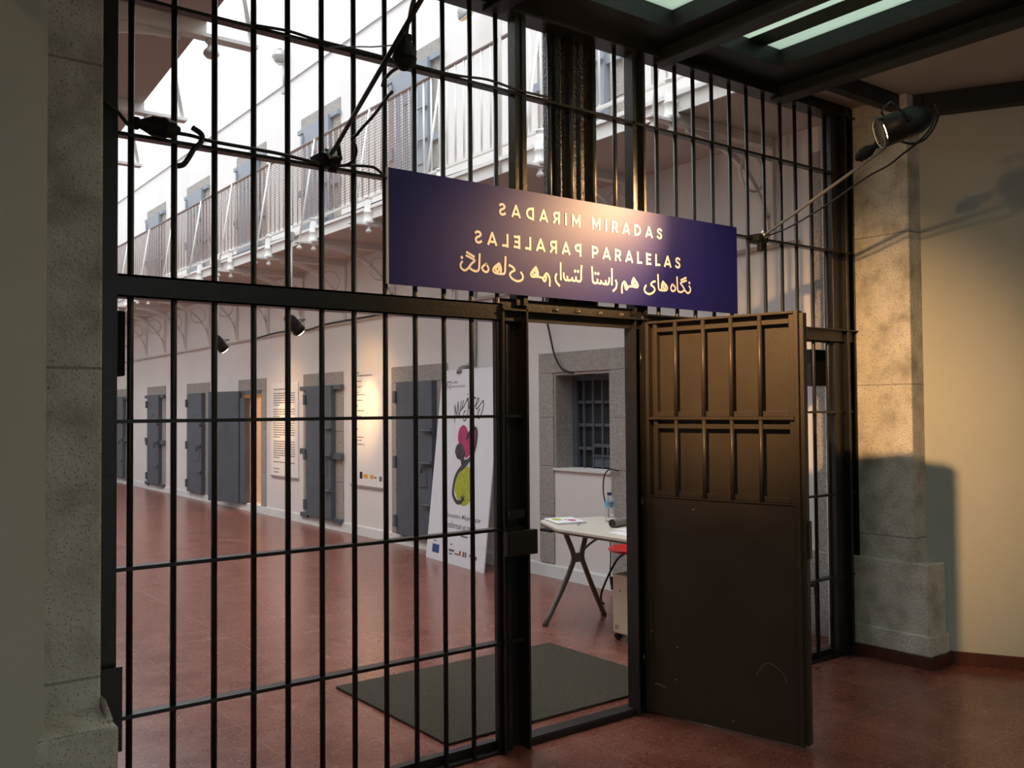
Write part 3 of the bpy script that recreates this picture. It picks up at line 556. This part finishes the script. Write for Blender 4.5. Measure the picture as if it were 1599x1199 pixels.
part('hatch', MB().box(xg-.012, xg+.012, 5.93, 6.29, 1.02, 1.12).box(xg-.03, xg+.006, 5.93, 6.30, 1.115, 1.13).box(xg-.02, xg+.012, 5.93, 6.30, 1.20, 1.23).box(xg-.02, xg+.0, 6.10, 6.115, 1.13, 1.20), M['cell'], t)
part('pane', B(xg+.03, xg+.04, 5.865, 6.585, 1.005, 1.86), M['redgrey'], t)

# ================================================================== WALL TEXTS AND POSTER
def wall_text(label, ya, yb, z0, z1, lines, logos, hy):
    t = thing('text_panel', label, 'panel', (XW-.01, (ya+yb)/2, z0), 'wall texts')
    part('sheet', B(XW-.014, XW-.002, ya, yb, z0, z1), M['paper'], t)
    part('weight_bar', B(XW-.022, XW-.002, ya-.01, yb+.01, z0-.022, z0), M['zinc'], t)
    mb = MB(); rnd = random.Random(int(ya*10))
    for z, fr in lines:
        y = yb-.10; end = y-(yb-ya-.20)*fr
        while y > end+.01:
            wd = min(rnd.uniform(.02, .075), y-end); mb.box(XW-.0150, XW-.0143, y-wd, y, z, z+hy); y -= wd+.012
    part('lettering', mb, M['inkgrey'], t, 'rows of small dark print')
    for y, z, wd, hh, mm in logos: part('logo', B(XW-.0152, XW-.0143, y-wd, y, z, z+hh), M[mm], t)
L1 = [(1.86, .75)]; z = 1.80
for k, nl in enumerate((6, 4, 8, 8)):
    for i in range(nl): L1.append((z, rnd_ if (rnd_ := (1.0 if i < nl-1 else .3)) else 1)); z -= .034
    z -= .030
L1 += [(z, 1.0), (z-.10, .30), (z-.15, .25)]
wall_text('tall white text sheet lit by the farther gallery spotlight', 12.24, 13.20, .605, 1.96, L1, [], .015)
L2 = [(1.80, .18), (1.76, .75), (1.69, .30), (1.62, .35), (1.55, .20), (1.52, .45), (1.45, .36), (1.38, .15), (1.32, .42), (1.25, .30), (1.18, .14), (1.09, .16), (1.03, .10), (.99, .38), (.95, .30), (.90, .42), (.85, .30), (.79, .16), (.75, .40)]
wall_text('white text sheet with small logos under the brightest lamp spot', 9.815, 10.64, .62, 1.97, [(z+.22, f) for z, f in L2 if z > .86], [(10.40, .70, .07, .085, 'ink'), (10.30, .71, .11, .05, 'logoamber'), (10.13, .71, .09, .05, 'logoamber'), (10.02, .72, .05, .02, 'inkgrey'), (9.90, .69, .06, .06, 'inkgrey')], .012)
# leaning poster board
b0, bu, bv = Vector((5.193, 8.377, 0.0)), Vector((-.0839, -.9965, 0)), Vector((.1068, -.0090, .9942))
bn = bu.cross(bv).normalized(); bn = bn if bn.x < 0 else -bn
PB = thing('poster_board', 'tall white poster board with heart and green oval leaning by a cell door', 'poster', b0)
part('panel', MB().obox(b0-bn*.012, bu*1.197, bv*1.977, bn*.012), M['board'], PB)
po = b0+bn*.0012
def poly(mb, pts, lift=0.0, n=4):
    q = cr([(p[0], p[1], 0) for p in pts+[pts[0]]], n)[:-1]; mb.add([po+bn*lift+bu*p.x+bv*p.y for p in q], [tuple(range(len(q)))])
    return mb
MUJ = [[[0.37,1.429],[0.363,1.489],[0.344,1.609]],[[0.344,1.609],[0.372,1.549],[0.402,1.498]],[[0.402,1.498],[0.404,1.562],[0.404,1.64]],[[0.404,1.64],[0.428,1.562],[0.453,1.499]],[[0.453,1.499],[0.468,1.549],[0.474,1.646]],[[0.468,1.549],[0.483,1.555],[0.505,1.582],[0.516,1.654]],[[0.516,1.654],[0.508,1.588],[0.517,1.573],[0.537,1.591],[0.569,1.634],[0.607,1.682]],[[0.597,1.666],[0.619,1.633],[0.63,1.571],[0.624,1.513],[0.606,1.464],[0.576,1.444],[0.55,1.463],[0.546,1.522],[0.578,1.547]],[[0.607,1.682],[0.635,1.60],[0.65,1.575],[0.69,1.655]],[[0.669,1.587],[0.692,1.645],[0.712,1.678],[0.756,1.68],[0.743,1.667]],[[0.756,1.59],[0.799,1.618],[0.828,1.65],[0.815,1.673],[0.795,1.66],[0.781,1.612],[0.783,1.58],[0.802,1.565],[0.836,1.586],[0.913,1.649]],[[0.913,1.649],[0.928,1.617],[0.923,1.57],[0.899,1.513],[0.879,1.484],[0.859,1.468],[0.836,1.497],[0.833,1.532],[0.865,1.565]]]
mb = MB()
for k_, s_ in enumerate(MUJ): mb.ribbon(po+bn*.00015*(k_ % 4), bu, bv, s_, .013, 4)
mb.disc(po, bu, bv, (.595, 1.714), .009, .009, 8)
part('title', mb, M['ink'], PB, 'black handwritten title')
part('heart', poly(MB(), [[0.468,1.288],[0.483,1.358],[0.555,1.4],[0.63,1.378],[0.673,1.331],[0.716,1.327],[0.762,1.362],[0.811,1.371],[0.844,1.329],[0.841,1.245],[0.802,1.176],[0.731,1.097],[0.667,1.068],[0.628,1.11],[0.586,1.178],[0.489,1.223]]), M['magenta'], PB, 'magenta heart')
part('oval', poly(MB(), [[0.698,0.989],[0.594,0.936],[0.518,0.863],[0.491,0.766],[0.532,0.691],[0.607,0.62],[0.699,0.593],[0.796,0.626],[0.85,0.706],[0.867,0.8],[0.834,0.898],[0.778,0.971]]), M['lime'], PB, 'lime green oval')
mb = poly(MB(), [[0.435,1.12],[0.451,1.182],[0.508,1.214],[0.572,1.207],[0.615,1.161],[0.649,1.119],[0.637,1.059],[0.703,1.061],[0.758,1.089],[0.757,1.047],[0.697,0.993],[0.594,0.936],[0.587,1.005],[0.557,1.045],[0.491,1.061]], .0012)
fo = po+bn*.0014
mb.ribbon(fo, bu, bv, [[0.644,0.999],[0.534,0.924],[0.479,0.835],[0.465,0.73],[0.49,0.671],[0.571,0.621],[0.648,0.631],[0.677,0.668]], .042, 5)
mb.ribbon(fo, bu, bv, [[0.709,1.027],[0.776,1.081],[0.825,1.143],[0.85,1.245],[0.847,1.329],[0.811,1.371],[0.745,1.362],[0.692,1.318],[0.672,1.283]], .036, 5)
for q in ([(.672, .655), (.640, .690)], [(.676, .66), (.676, .705)], [(.678, .655), (.706, .690)], [(.672, .645), (.712, .660)], [(.672, .285+1), (.640, 1.262)], [(.672, 1.29), (.655, 1.25)]): mb.ribbon(fo, bu, bv, q, .013, 2)
part('figure', mb, M['figure'], PB, 'dark silhouette figure with long curved arms')
mb = MB(); add_text(mb, '[C]', po, bu, bv, .125, .215, 1.775, 1.86, off=.01); add_text(mb, 'LA C\u00c1RCEL', po, bu, bv, .238, .36, 1.835, 1.862, off=.01)
part('lettering', mb, M['ink'], PB)
mb = MB(); add_text(mb, 'SEGOVIA CENTRO DE CREACI\u00d3N', po, bu, bv, .238, .52, 1.79, 1.818)
add_text(mb, 'II Encuentro Mujeres que', po, bu, bv, .30, 1.06, .445, .505, shear=.15, off=.006); add_text(mb, 'transforman el mundo', po, bu, bv, .33, 1.02, .355, .42, shear=.15, off=.006)
part('lettering', mb, M['inkgrey'], PB)
mb = MB().obox(po+bu*.13+bv*.075, bu*.145, bv*.085, bn*.001); part('logo', mb, M['logoblue'], PB)
mb = MB().obox(po+bu*.70+bv*.105, bu*.035, bv*.045, bn*.001); part('logo', mb, M['logored'], PB)
mb = MB()
for x, y, ww, hh in ((.485, .125, .11, .022), (.49, .095, .07, .012), (.61, .105, .08, .014), (.77, .10, .03, .05), (.815, .10, .03, .05), (.90, .12, .04, .02), (1.02, .10, .03, .035), (.145, .19, .06, .010), (.50, .19, .05, .010), (.70, .29, .14, .014)):
    mb.obox(po+bu*x+bv*y, bu*ww, bv*hh, bn*.0008)
part('logo', mb, M['inkgrey'], PB)

# ================================================================== BALCONIES
def bracket_mesh(x_edge, x_wall, y, z):
    """x_edge = free edge, x_wall = wall face; quarter arc rib, beam, ring, wall strip"""
    sg = 1 if x_wall > x_edge else -1; th = .014; L_ = abs(x_wall-x_edge); mb = MB()
    P = lambda a, h: (x_edge+sg*a, y, h)
    mb.obox((x_edge-sg*.26, y-.035, z-.075), (sg*(L_+.26), 0, 0), (0, .07, 0), (0, 0, .018))
    mb.obox((x_edge-sg*.0, y-.02, z-.057), (sg*L_, 0, 0), (0, .04, 0), (0, 0, .057))
    arc = [(.12+(L_-.16)*math.sin(a), z-.10-.64*(1-math.cos(a))) for a in [PI/2*k/12 for k in range(13)]]
    for (a0, h0), (a1, h1) in zip(arc, arc[1:]):
        mb.prism([P(a0, h0), P(a1, h1), P(a1+.0, h1+.05), P(a0, h0+.05)], (0, th*2, 0)) if a1 < L_-.09 else mb.prism([P(a0, h0), P(a1, h1), P(a1+.035, h1), P(a0+.035, h0+.02)], (0, th*2, 0))
    mb.obox((x_wall-sg*.03, y-.03, z-.78), (sg*.03, 0, 0), (0, .06, 0), (0, 0, .70))
    c = (L_-.22, z-.28)
    mb.tube([P(c[0]+.13*math.cos(2*PI*k/20), c[1]+.13*math.sin(2*PI*k/20)) for k in range(21)], .010, 6, 0, False)
    return mb
def finial(mb, x, y, z, s=1.0): mb.lathe((x, y, z), [(.030*s, 0), (.030*s, -.012*s), (.018*s, -.022*s), (.018*s, -.034*s), (.036*s, -.055*s), (.040*s, -.072*s), (.026*s, -.088*s), (0, -.094*s)], 12)
def urn(mb, x, y, z): mb.lathe((x, y, z), [(.055, -.02), (.060, 0), (.060, .012), (.046, .022), (.046, .085), (.052, .092), (.052, .104), (.044, .112), (.044, .185), (.034, .215), (.026, .235), (.040, .245), (.040, .258)], 14)
ZB = 3.48
BY = (4.14, 5.50, 6.92, 8.25, 9.53, 10.80, 12.08, 13.31, 14.59, 15.87, 17.15, 18.40, 19.63, 20.9, 22.2)
BAL = thing('gallery_balcony', 'long white iron balcony on curved brackets along the right cell wall', 'balcony', (5.0, 3.6, ZB))
part('slab', B(4.50, 5.5, 3.6, 24.0, ZB, 3.60), M['under'], BAL)
part('fascia', MB().box(4.482, 4.50, 3.6, 24.0, ZB-.005, 3.575).box(4.455, 4.50, 3.6, 24.0, 3.575, 3.605), M['white'], BAL)
part('handrail', MB().tube([(4.50, 3.6, 4.60), (4.50, 24, 4.60)], .017, 10, 0), M['handrail'], BAL)
part('lower_rail', B(4.485, 4.515, 3.6, 24, 3.700, 3.718), M['white'], BAL)
for y in BY:
    bk = part('bracket', bracket_mesh(4.50, 5.5, y, ZB), M['plaster'], BAL)
    for xf in (4.29, 4.46): mb = MB(); finial(mb, xf, y, ZB-.075, .8); part('finial', mb, M['white'], bk)
    mb = MB(); urn(mb, 4.462, y, ZB-.04); part('newel', mb, M['white'], bk)
    part('strut', MB().tube([(4.29, y, ZB-.05), (4.475, y, 4.59)], .011, 8, 0), M['white'], bk)
ys = [3.68+.1325*k for k in range(154)]
for y in ys[:100]: part('baluster', MB().tube([(4.50, y, 3.71), (4.50, y, 4.60)], .0095, 6, 0), M['white'], BAL)
mb = MB()
for y in ys[100:]: mb.tube([(4.50, y, 3.71), (4.50, y, 4.60)], .0095, 6, 0)
p = part('baluster', mb, M['white'], BAL); p['kind'] = 'stuff'
part('stanchion', MB().tube([(4.48, 6.04, ZB), (4.48, 6.04, 6.3)], .016, 8, 0), M['white'], BAL)
mb = MB()
for k in range(29): z = 3.74+k*.029; mb.box(4.470, 4.473, 7.4, 24, z, z+.0035)
y = 7.4
while y < 23.9: mb.box(4.470, 4.473, y, y+.0035, 3.74, 4.58); y += .035
p = part('netting', mb, M['netting'], BAL, 'brown wire netting over the balusters'); p['kind'] = 'stuff'
mb = MB()
for k in range(10): mb.tube([(4.47, 5.0+k*1.9, 3.615), (4.465, 5.9+k*1.9, 3.60+.02*(k % 2)), (4.47, 6.9+k*1.9, 3.615)], .006, 6, 4)
part('cable', mb, M['rubber'], BAL, 'black cable lying along the balcony edge')
BL = thing('gallery_balcony', 'white iron balcony with plain underside at the upper left behind the bars', 'balcony', (1.0, 3.6, ZB))
mb = MB().prism([(.5, 3.6, ZB), (1.49, 3.6, ZB), (1.69, 6.75, ZB), (2.02, 12.0, ZB), (.5, 12.0, ZB)], (0, 0, .12))
part('slab', mb, M['under'], BL)
for y, xe in ((4.55, 1.55), (5.95, 1.64), (7.25, 1.72)):
    bk = part('bracket', bracket_mesh(xe, .5, y, ZB), M['white'], BL)
    mb = MB(); finial(mb, xe+.03, y, ZB-.075, 1.0); part('finial', mb, M['white'], bk)
    part('strut', MB().tube([(xe+.24, y, ZB-.05), (xe+.03, y, 4.59)], .012, 8, 0), M['white'], bk)
part('handrail', MB().tube([(1.55, 3.7, 4.60), (2.05, 12.0, 4.60)], .02, 10, 0), M['white'], BL)
part('lower_rail', MB().tube([(1.53, 3.7, 3.71), (2.04, 12.0, 3.71)], .012, 8, 0), M['white'], BL)
for k in range(40):
    y = 3.75+k*.2; f = (y-3.7)/8.3; part('baluster', MB().tube([(1.53+.51*f, y, 3.71), (1.55+.5*f, y, 4.60)], .008, 6, 0), M['white'], BL)

# ================================================================== GALLERY FITTINGS
mb = MB().tube([(5.485, 5.2, 6.36), (5.485, 24, 6.26)], .010, 6, 0)
W1 = solo('wall_conduit', mb, M['zinc'], 'thin grey conduit high on the upper white wall', 'pipe')
mb = MB().tube([(5.47, 3.9, 2.70), (5.47, 24, 2.63)], .017, 8, 0)
solo('wall_conduit', mb, M['under'], 'painted pipe along the wall above the lower cell doors', 'pipe')
cable('wall_cable', 'black cable clipped above the pipe near the hanging spotlights', [[[5.45,13.9,2.66],[5.45,12.8,2.70],[5.45,11.949,2.66],[5.45,11.443,2.69],[5.45,11.061,2.70],[5.45,10.35,2.70],[5.45,9.702,2.70],[5.45,8.6,2.72]]], .012)
cable('wall_cable', 'black cable hanging down to the top corner of the grille window', [[[5.45,6.70,2.62],[5.45,6.693,2.497],[5.45,6.656,2.404],[5.45,6.603,2.239],[5.45,6.549,2.07],[5.46,6.496,1.962],[5.47,6.424,1.9],[5.52,6.3,1.867],[5.62,6.17,1.86]]], .009)
cable('wall_cable', 'black cable looping from the window sill down behind the table', [[[5.47,5.732,1.02],[5.45,5.811,1.03],[5.43,5.86,0.978],[5.43,5.878,0.851],[5.43,5.855,0.744],[5.43,5.832,0.664],[5.43,5.81,0.546],[5.43,5.796,0.423],[5.42,5.783,0.289],[5.40,5.77,0.129],[5.40,5.74,0.03],[5.38,5.60,.012]]], .006)
for lab, y, z0, l_ in (('white pole hanging from the balcony carrying the nearer gallery spotlight', 10.05, 2.60, 1), ('white pole hanging from the balcony carrying the farther gallery spotlight', 12.47, 2.50, 1)):
    t = thing('hanging_pole', lab, 'pole', (4.425, y, z0), 'spotlight drop poles')
    part('tube', MB().tube([(4.425, y, z0), (4.425, y, 3.70)], .014, 8, 0), M['white'], t)
    part('clamp', MB().box(4.40, 4.452, y-.03, y+.03, 3.52, 3.62).box(4.405, 4.445, y-.05, y+.03, z0, z0+.05), M['zinc'], t)
    part('cable', MB().tube([(4.425, y, 3.72), (4.40, y-.02, 3.3), (4.41, y-.01, 2.9), (4.40, y+.04, z0+.1), (4.42, y-.05, z0+.0)], .006, 6, 5), M['rubber'], t)
t = thing('wall_lamp', 'wall lamp with yellowed round glass high on the upper white wall', 'lamp', (5.45, 7.5, 5.5))
part('shade', MB().lathe((5.28, 7.68, 5.56), [(.095, 0), (.09, .03), (.06, .08), (.03, .11), (0, .115)], 18, (-.9, .1, 1)), M['zinc'], t)
part('glass', MB().lathe((5.28, 7.68, 5.555), [(.090, 0), (.07, -.02), (.04, -.03), (0, -.032)], 18, (-.9, .1, 1)), M['amberglass'], t, 'yellowed round glass')
part('arm', MB().tube([(5.32, 7.62, 5.68), (5.36, 7.5, 5.76), (5.42, 7.3, 5.76), (5.5, 7.15, 5.70)], .022, 8, 5), M['zinc'], t)
t = thing('cage_lamp', 'small round wire cage lamp on a short post on the upper wall conduit', 'lamp', (5.44, 12.6, 6.2))
part('post', MB().tube([(5.44, 12.60, 6.20), (5.44, 12.60, 6.62)], .020, 8, 0).box(5.42, 5.5, 12.54, 12.66, 6.16, 6.24), M['zinc'], t)
part('globe', MB().lathe((5.40, 12.64, 6.60), [(0, 0), (.07, .03), (.10, .10), (.07, .17), (0, .20)], 14), M['zinc'], t)
part('cage', MB().tube([(5.40+.12*math.cos(2*PI*k/16), 12.64, 6.70+.12*math.sin(2*PI*k/16)) for k in range(17)], .006, 6, 0, False).tube([(5.40, 12.64+.12*math.cos(2*PI*k/16), 6.70+.12*math.sin(2*PI*k/16)) for k in range(17)], .006, 6, 0, False).tube([(5.40+.12*math.cos(2*PI*k/16), 12.64+.12*math.sin(2*PI*k/16), 6.70) for k in range(17)], .006, 6, 0, False), M['chrome'], t)
t = thing('wall_lamp', 'small hooded lamp on a bent pipe above the poster board', 'lamp', (5.45, 8.0, 1.95))
part('pipe', MB().tube([(5.48, 7.86, 3.2), (5.48, 7.86, 2.10), (5.44, 7.87, 2.03), (5.40, 7.90, 2.00)], .020, 8, 4), M['zinc'], t)
part('hood', MB().lathe((5.43, 7.98, 1.93), [(.085, 0), (.08, .03), (.05, .07), (0, .085)], 14), M['rollgrey'], t)
# doormat
solo('doormat', B(2.355, 3.90, 3.62, 4.755, 0, .014), M['mat'], 'dark grey rectangular doormat inside the gate doorway', 'mat', None, None, .004)

# ================================================================== TABLE CORNER
T = thing('folding_table', 'cream topped table on crossed bronze legs beyond the open doorway', 'table', (4.5, 4.7, 0))
TOP = [(4.12, 3.98), (4.12, 4.90), (4.135, 4.965), (4.325, 5.37), (4.375, 5.41), (4.42, 5.41), (4.87, 5.30), (4.87, 3.98)]
part('tabletop', MB().prism([(x, y, .705) for x, y in TOP], (0, 0, .015)), M['tabletop'], T, 'cream laminate top')
part('edge', MB().prism([(x+.004*(1 if x < 4.5 else -1), y-.003, .690) for x, y in TOP], (0, 0, .0145)), M['tableedge'], T, 'brown edge under the top')
for yl, sl in ((5.17, 1), (4.16, 1)):
    X_ = (4.52, yl, .455); mb = MB()
    mb.tube([(4.193, yl, .0), (4.36, yl, .24), (4.455, yl, .40), (4.475, yl, .47), (4.44, yl, .56), (4.375, yl, .69)], .020, 10, 5)
    mb.tube([(4.776, yl, .0), (4.67, yl, .20), (4.585, yl, .38), (4.555, yl, .46), (4.575, yl, .55), (4.625, yl, .69)], .020, 10, 5)
    mb.box(4.478, 4.552, yl-.012, yl+.012, .425, .490)
    part('leg', mb, M['legmetal'], T)
    sgn = -1 if yl > 4.7 else 1
    part('brace', MB().tube([(4.56, yl, .50), (4.58, yl+sgn*.10, .58), (4.62, yl+sgn*.30, .69)], .009, 8, 4), M['legmetal'], T)
part('bracket', B(4.20, 4.32, 5.10, 5.22, .672, .690), M['blackmet'], T)
t = thing('water_bottle', 'half full clear water bottle with blue label on the table', 'bottle', (4.66, 4.98, .7205))
bx, by, bz = 4.66, 4.98, .7205
part('body', MB().lathe((bx, by, bz), [(0, .002), (.026, 0), (.031, .008), (.031, .03), (.029, .034), (.031, .038), (.031, .055), (.029, .059), (.031, .063), (.031, .085), (.0285, .10), (.031, .115), (.031, .150), (.026, .168), (.016, .186), (.0125, .192), (.0125, .198)], 20), M['pet'], t)
part('label_band', MB().lathe((bx, by, bz), [(.0316, .108), (.0318, .112), (.0318, .150), (.0316, .154)], 20), M['labelblue'], t, 'sky blue paper label')
def arcpatch(a0, a1, z0, z1, r=.0322):
    n = 6; v = []
    for k in range(n+1):
        a = a0+(a1-a0)*k/n; v += [(bx+r*math.cos(a), by+r*math.sin(a), bz+z0), (bx+r*math.cos(a), by+r*math.sin(a), bz+z1)]
    return v, [(2*k, 2*k+2, 2*k+3, 2*k+1) for k in range(n)]
mb = MB(); mb.add(*arcpatch(3.62, 3.85, .124, .153)); part('label_mark', mb, M['logored'], t)
mb = MB(); mb.add(*arcpatch(3.55, 3.72, .110, .123)); part('label_mark', mb, M['paper'], t)
mb = MB(); mb.add(*arcpatch(4.25, 4.85, .137, .145)).add(*arcpatch(4.10, 4.70, .123, .129)); part('label_mark', mb, M['capblue'], t)
part('cap', MB().lathe((bx, by, bz), [(.0155, .196), (.0165, .199), (.0165, .213), (.0145, .217), (0, .217)], 16), M['capblue'], t)
# papers
t = thing('leaflet_stack', 'stack of white leaflets with lime and magenta shapes at the table end', 'leaflets', (4.40, 5.22, .7205))
P4 = [Vector((4.27, 5.10, .7205)), Vector((4.385, 5.395, .7205)), Vector((4.60, 5.33, .7205)), Vector((4.49, 5.04, .7205))]
mb = MB()
for k in range(5):
    j = Vector((random.uniform(-.006, .006), random.uniform(-.006, .006), k*.0028)); mb.prism([p+j for p in P4], (0, 0, .0024))
part('sheets', mb, M['paper'], t)
zt = .7205+.0141
def patch(c, rx, ry, a):
    c = Vector((c[0], c[1], zt)); u = Vector((math.cos(a), math.sin(a), 0)); v = Vector((-math.sin(a), math.cos(a), 0)); return MB().disc(c, u, v, (0, 0), rx, ry, 18)
part('lime_shape', patch((4.40, 5.27), .065, .035, 1.2), M['lime'], t); part('magenta_shape', patch((4.46, 5.17), .055, .030, 1.2), M['magenta'], t); part('dark_shape', patch((4.445, 5.225), .025, .012, .3), M['figure'], t)
solo('pen', MB().tube([(4.355, 4.985, .7245), (4.44, 5.055, .7245)], .004, 8, 0), M['zinc'], 'thin pen lying beside the leaflet stack on the table', 'pen')
t = thing('cardboard_tube', 'grey tube lying on the table beside the bottle', 'tube', (4.60, 4.76, .7205))
a, b_ = Vector((4.455, 4.735, .7505)), Vector((4.73, 4.80, .7505))
part('tube', MB().tube([a, b_], .029, 18, 0, False), M['rollgrey'], t)
part('end_cap', MB().lathe(a+(b_-a)*.01, [(0, 0), (.028, 0)], 18, b_-a), M['rollend'], t, 'dark grey flat end')
t = thing('paper_sheets', 'loose white papers on the table in front of the grey tube', 'papers', (4.30, 4.55, .7205))
part('sheets', MB().prism([(4.20, 4.30, .7205), (4.24, 4.56, .7205), (4.42, 4.54, .7205), (4.38, 4.28, .7205)], (0, 0, .006)).prism([(4.30, 4.32, .7267), (4.33, 4.60, .7267), (4.46, 4.56, .7267), (4.43, 4.28, .7267)], (0, 0, .010)), M['paper'], t)
# red chair
cx, cy = 5.13, 5.165
t = thing('red_chair', 'red plastic shell chair with thin black legs under the table', 'chair', (cx, cy, 0))
prof = [(.0, .0), (.07, .0), (.14, .006), (.19, .02), (.225, .045)]
mb = MB(); n = 28; vs = []; rings = ((0.05, .435), (.12, .432), (.18, .438), (.225, .450), (.235, .462), (.225, .468), (.17, .452), (.05, .448))
for r, z in rings:
    for k in range(n): a = 2*PI*k/n; vs.append((cx+r*1.02*math.cos(a), cy+r*.98*math.sin(a), z))
mb.add(vs, [(i*n+k, i*n+(k+1) % n, (i+1)*n+(k+1) % n, (i+1)*n+k) for i in range(len(rings)-1) for k in range(n)]+[tuple(range(n))[::-1], tuple((len(rings)-1)*n+k for k in range(n))], True)
part('seat', mb, M['red'], t)
mb = MB(); vs = []
for i in range(9):
    for j in range(13):
        a = -1.05+2.1*j/12; h = .50+.34*i/8*(1-.25*abs(a)); vs.append((cx+.225*math.sin(a), cy-(.225+.04*i/8)*math.cos(a), h))
fs = [(i*13+j, i*13+j+1, (i+1)*13+j+1, (i+1)*13+j) for i in range(8) for j in range(12)]
mb.add(vs, fs, True); bk = part('backrest', mb, M['red'], t); sd = bk.modifiers.new('thick', 'SOLIDIFY'); sd.thickness = .008
for sx, sy in ((-1, 1), (1, 1), (-1, -1), (1, -1)):
    part('leg', MB().tube([(cx+sx*.08, cy+sy*.05, .432), (cx+sx*.10, cy+sy*.14, .36), (cx+sx*.14, cy+sy*.25, .14), (cx+sx*.14, cy+sy*.275, .04), (cx+sx*.13, cy+sy*.25, .010)], .009, 8, 4), M['blackmet'], t)
part('back_strut', MB().tube([(cx, cy-.15, .44), (cx, cy-.22, .48), (cx, cy-.245, .60)], .010, 8, 4), M['blackmet'], t)
# oil heater
hx0, hx1, hy0, hy1 = 4.285, 4.60, 4.30, 4.56
t = thing('electric_heater', 'cream portable heater on black wheels beside the door jamb', 'heater', (4.5, 4.43, 0))
part('body', B(hx0, hx1, hy0, hy1, .055, .445), M['heater'], t, bevel=.012)
part('top_grille', MB().box(hx0+.02, hx1-.02, hy0+.02, hy1-.02, .440, .450), M['rollgrey'], t)
part('side_handle', B(hx0+.0, hx0+.10, hy1-.002, hy1+.018, .335, .425), M['black'], t, bevel=.006)
mb = MB(); add_text(mb, 'DE', (hx0-.0012, 0, 0), (0, 0, 1), (0, 1, 0), .085, .115, 4.505, 4.535); part('marking', mb, M['ink'], t)
mb = MB().disc((hx0-.0012, 0, 0), (0, -1, 0), (0, 0, 1), (-4.485, .345), .005, .009, 10); part('marking', mb, M['ink'], t)
for x in (hx0+.06, hx1-.06):
    wv = part('foot', MB().tube([(x, hy1+.02, .02), (x, hy1-.02, .055), (x, hy0+.02, .055), (x, hy0-.02, .02)], .016, 8, 4), M['black'], t)
    part('wheel', MB().lathe((x-.012, hy1+.012, .022), [(.022, 0), (.022, .024)], 14, (1, 0, 0)).lathe((x-.012, hy0-.012, .022), [(.022, 0), (.022, .024)], 14, (1, 0, 0)), M['black'], wv)
part('cord', MB().tube([(hx1, hy1-.02, .12), (hx1+.03, hy1+.02, .10), (hx1+.02, hy1+.05, .03), (hx1-.10, hy1+.07, .008), (hx1-.2, hy1+.05, .008)], .006, 6, 5), M['rubber'], t)
# black tubular stool behind the leaf
t = thing('black_chair', 'black tubular chair half hidden behind the open door leaf', 'chair', (5.10, 3.86, 0))
for y in (3.70, 4.06):
    part('leg_frame', MB().tube([(4.90, y, .012), (4.90, y, .34), (4.93, y, .375), (5.27, y, .375), (5.315, y, .335), (5.325, y, .012)], .012, 8, 5), M['blackmet'], t)
part('seat', B(4.90, 5.28, 3.70, 4.06, .388, .41), M['black'], t, bevel=.008)
part('backrest', B(4.88, 4.905, 3.72, 4.04, .62, .80), M['black'], t, bevel=.008)
for y in (3.74, 4.02): part('back_post', MB().tube([(4.905, y, .38), (4.893, y, .64)], .010, 8, 0), M['blackmet'], t)
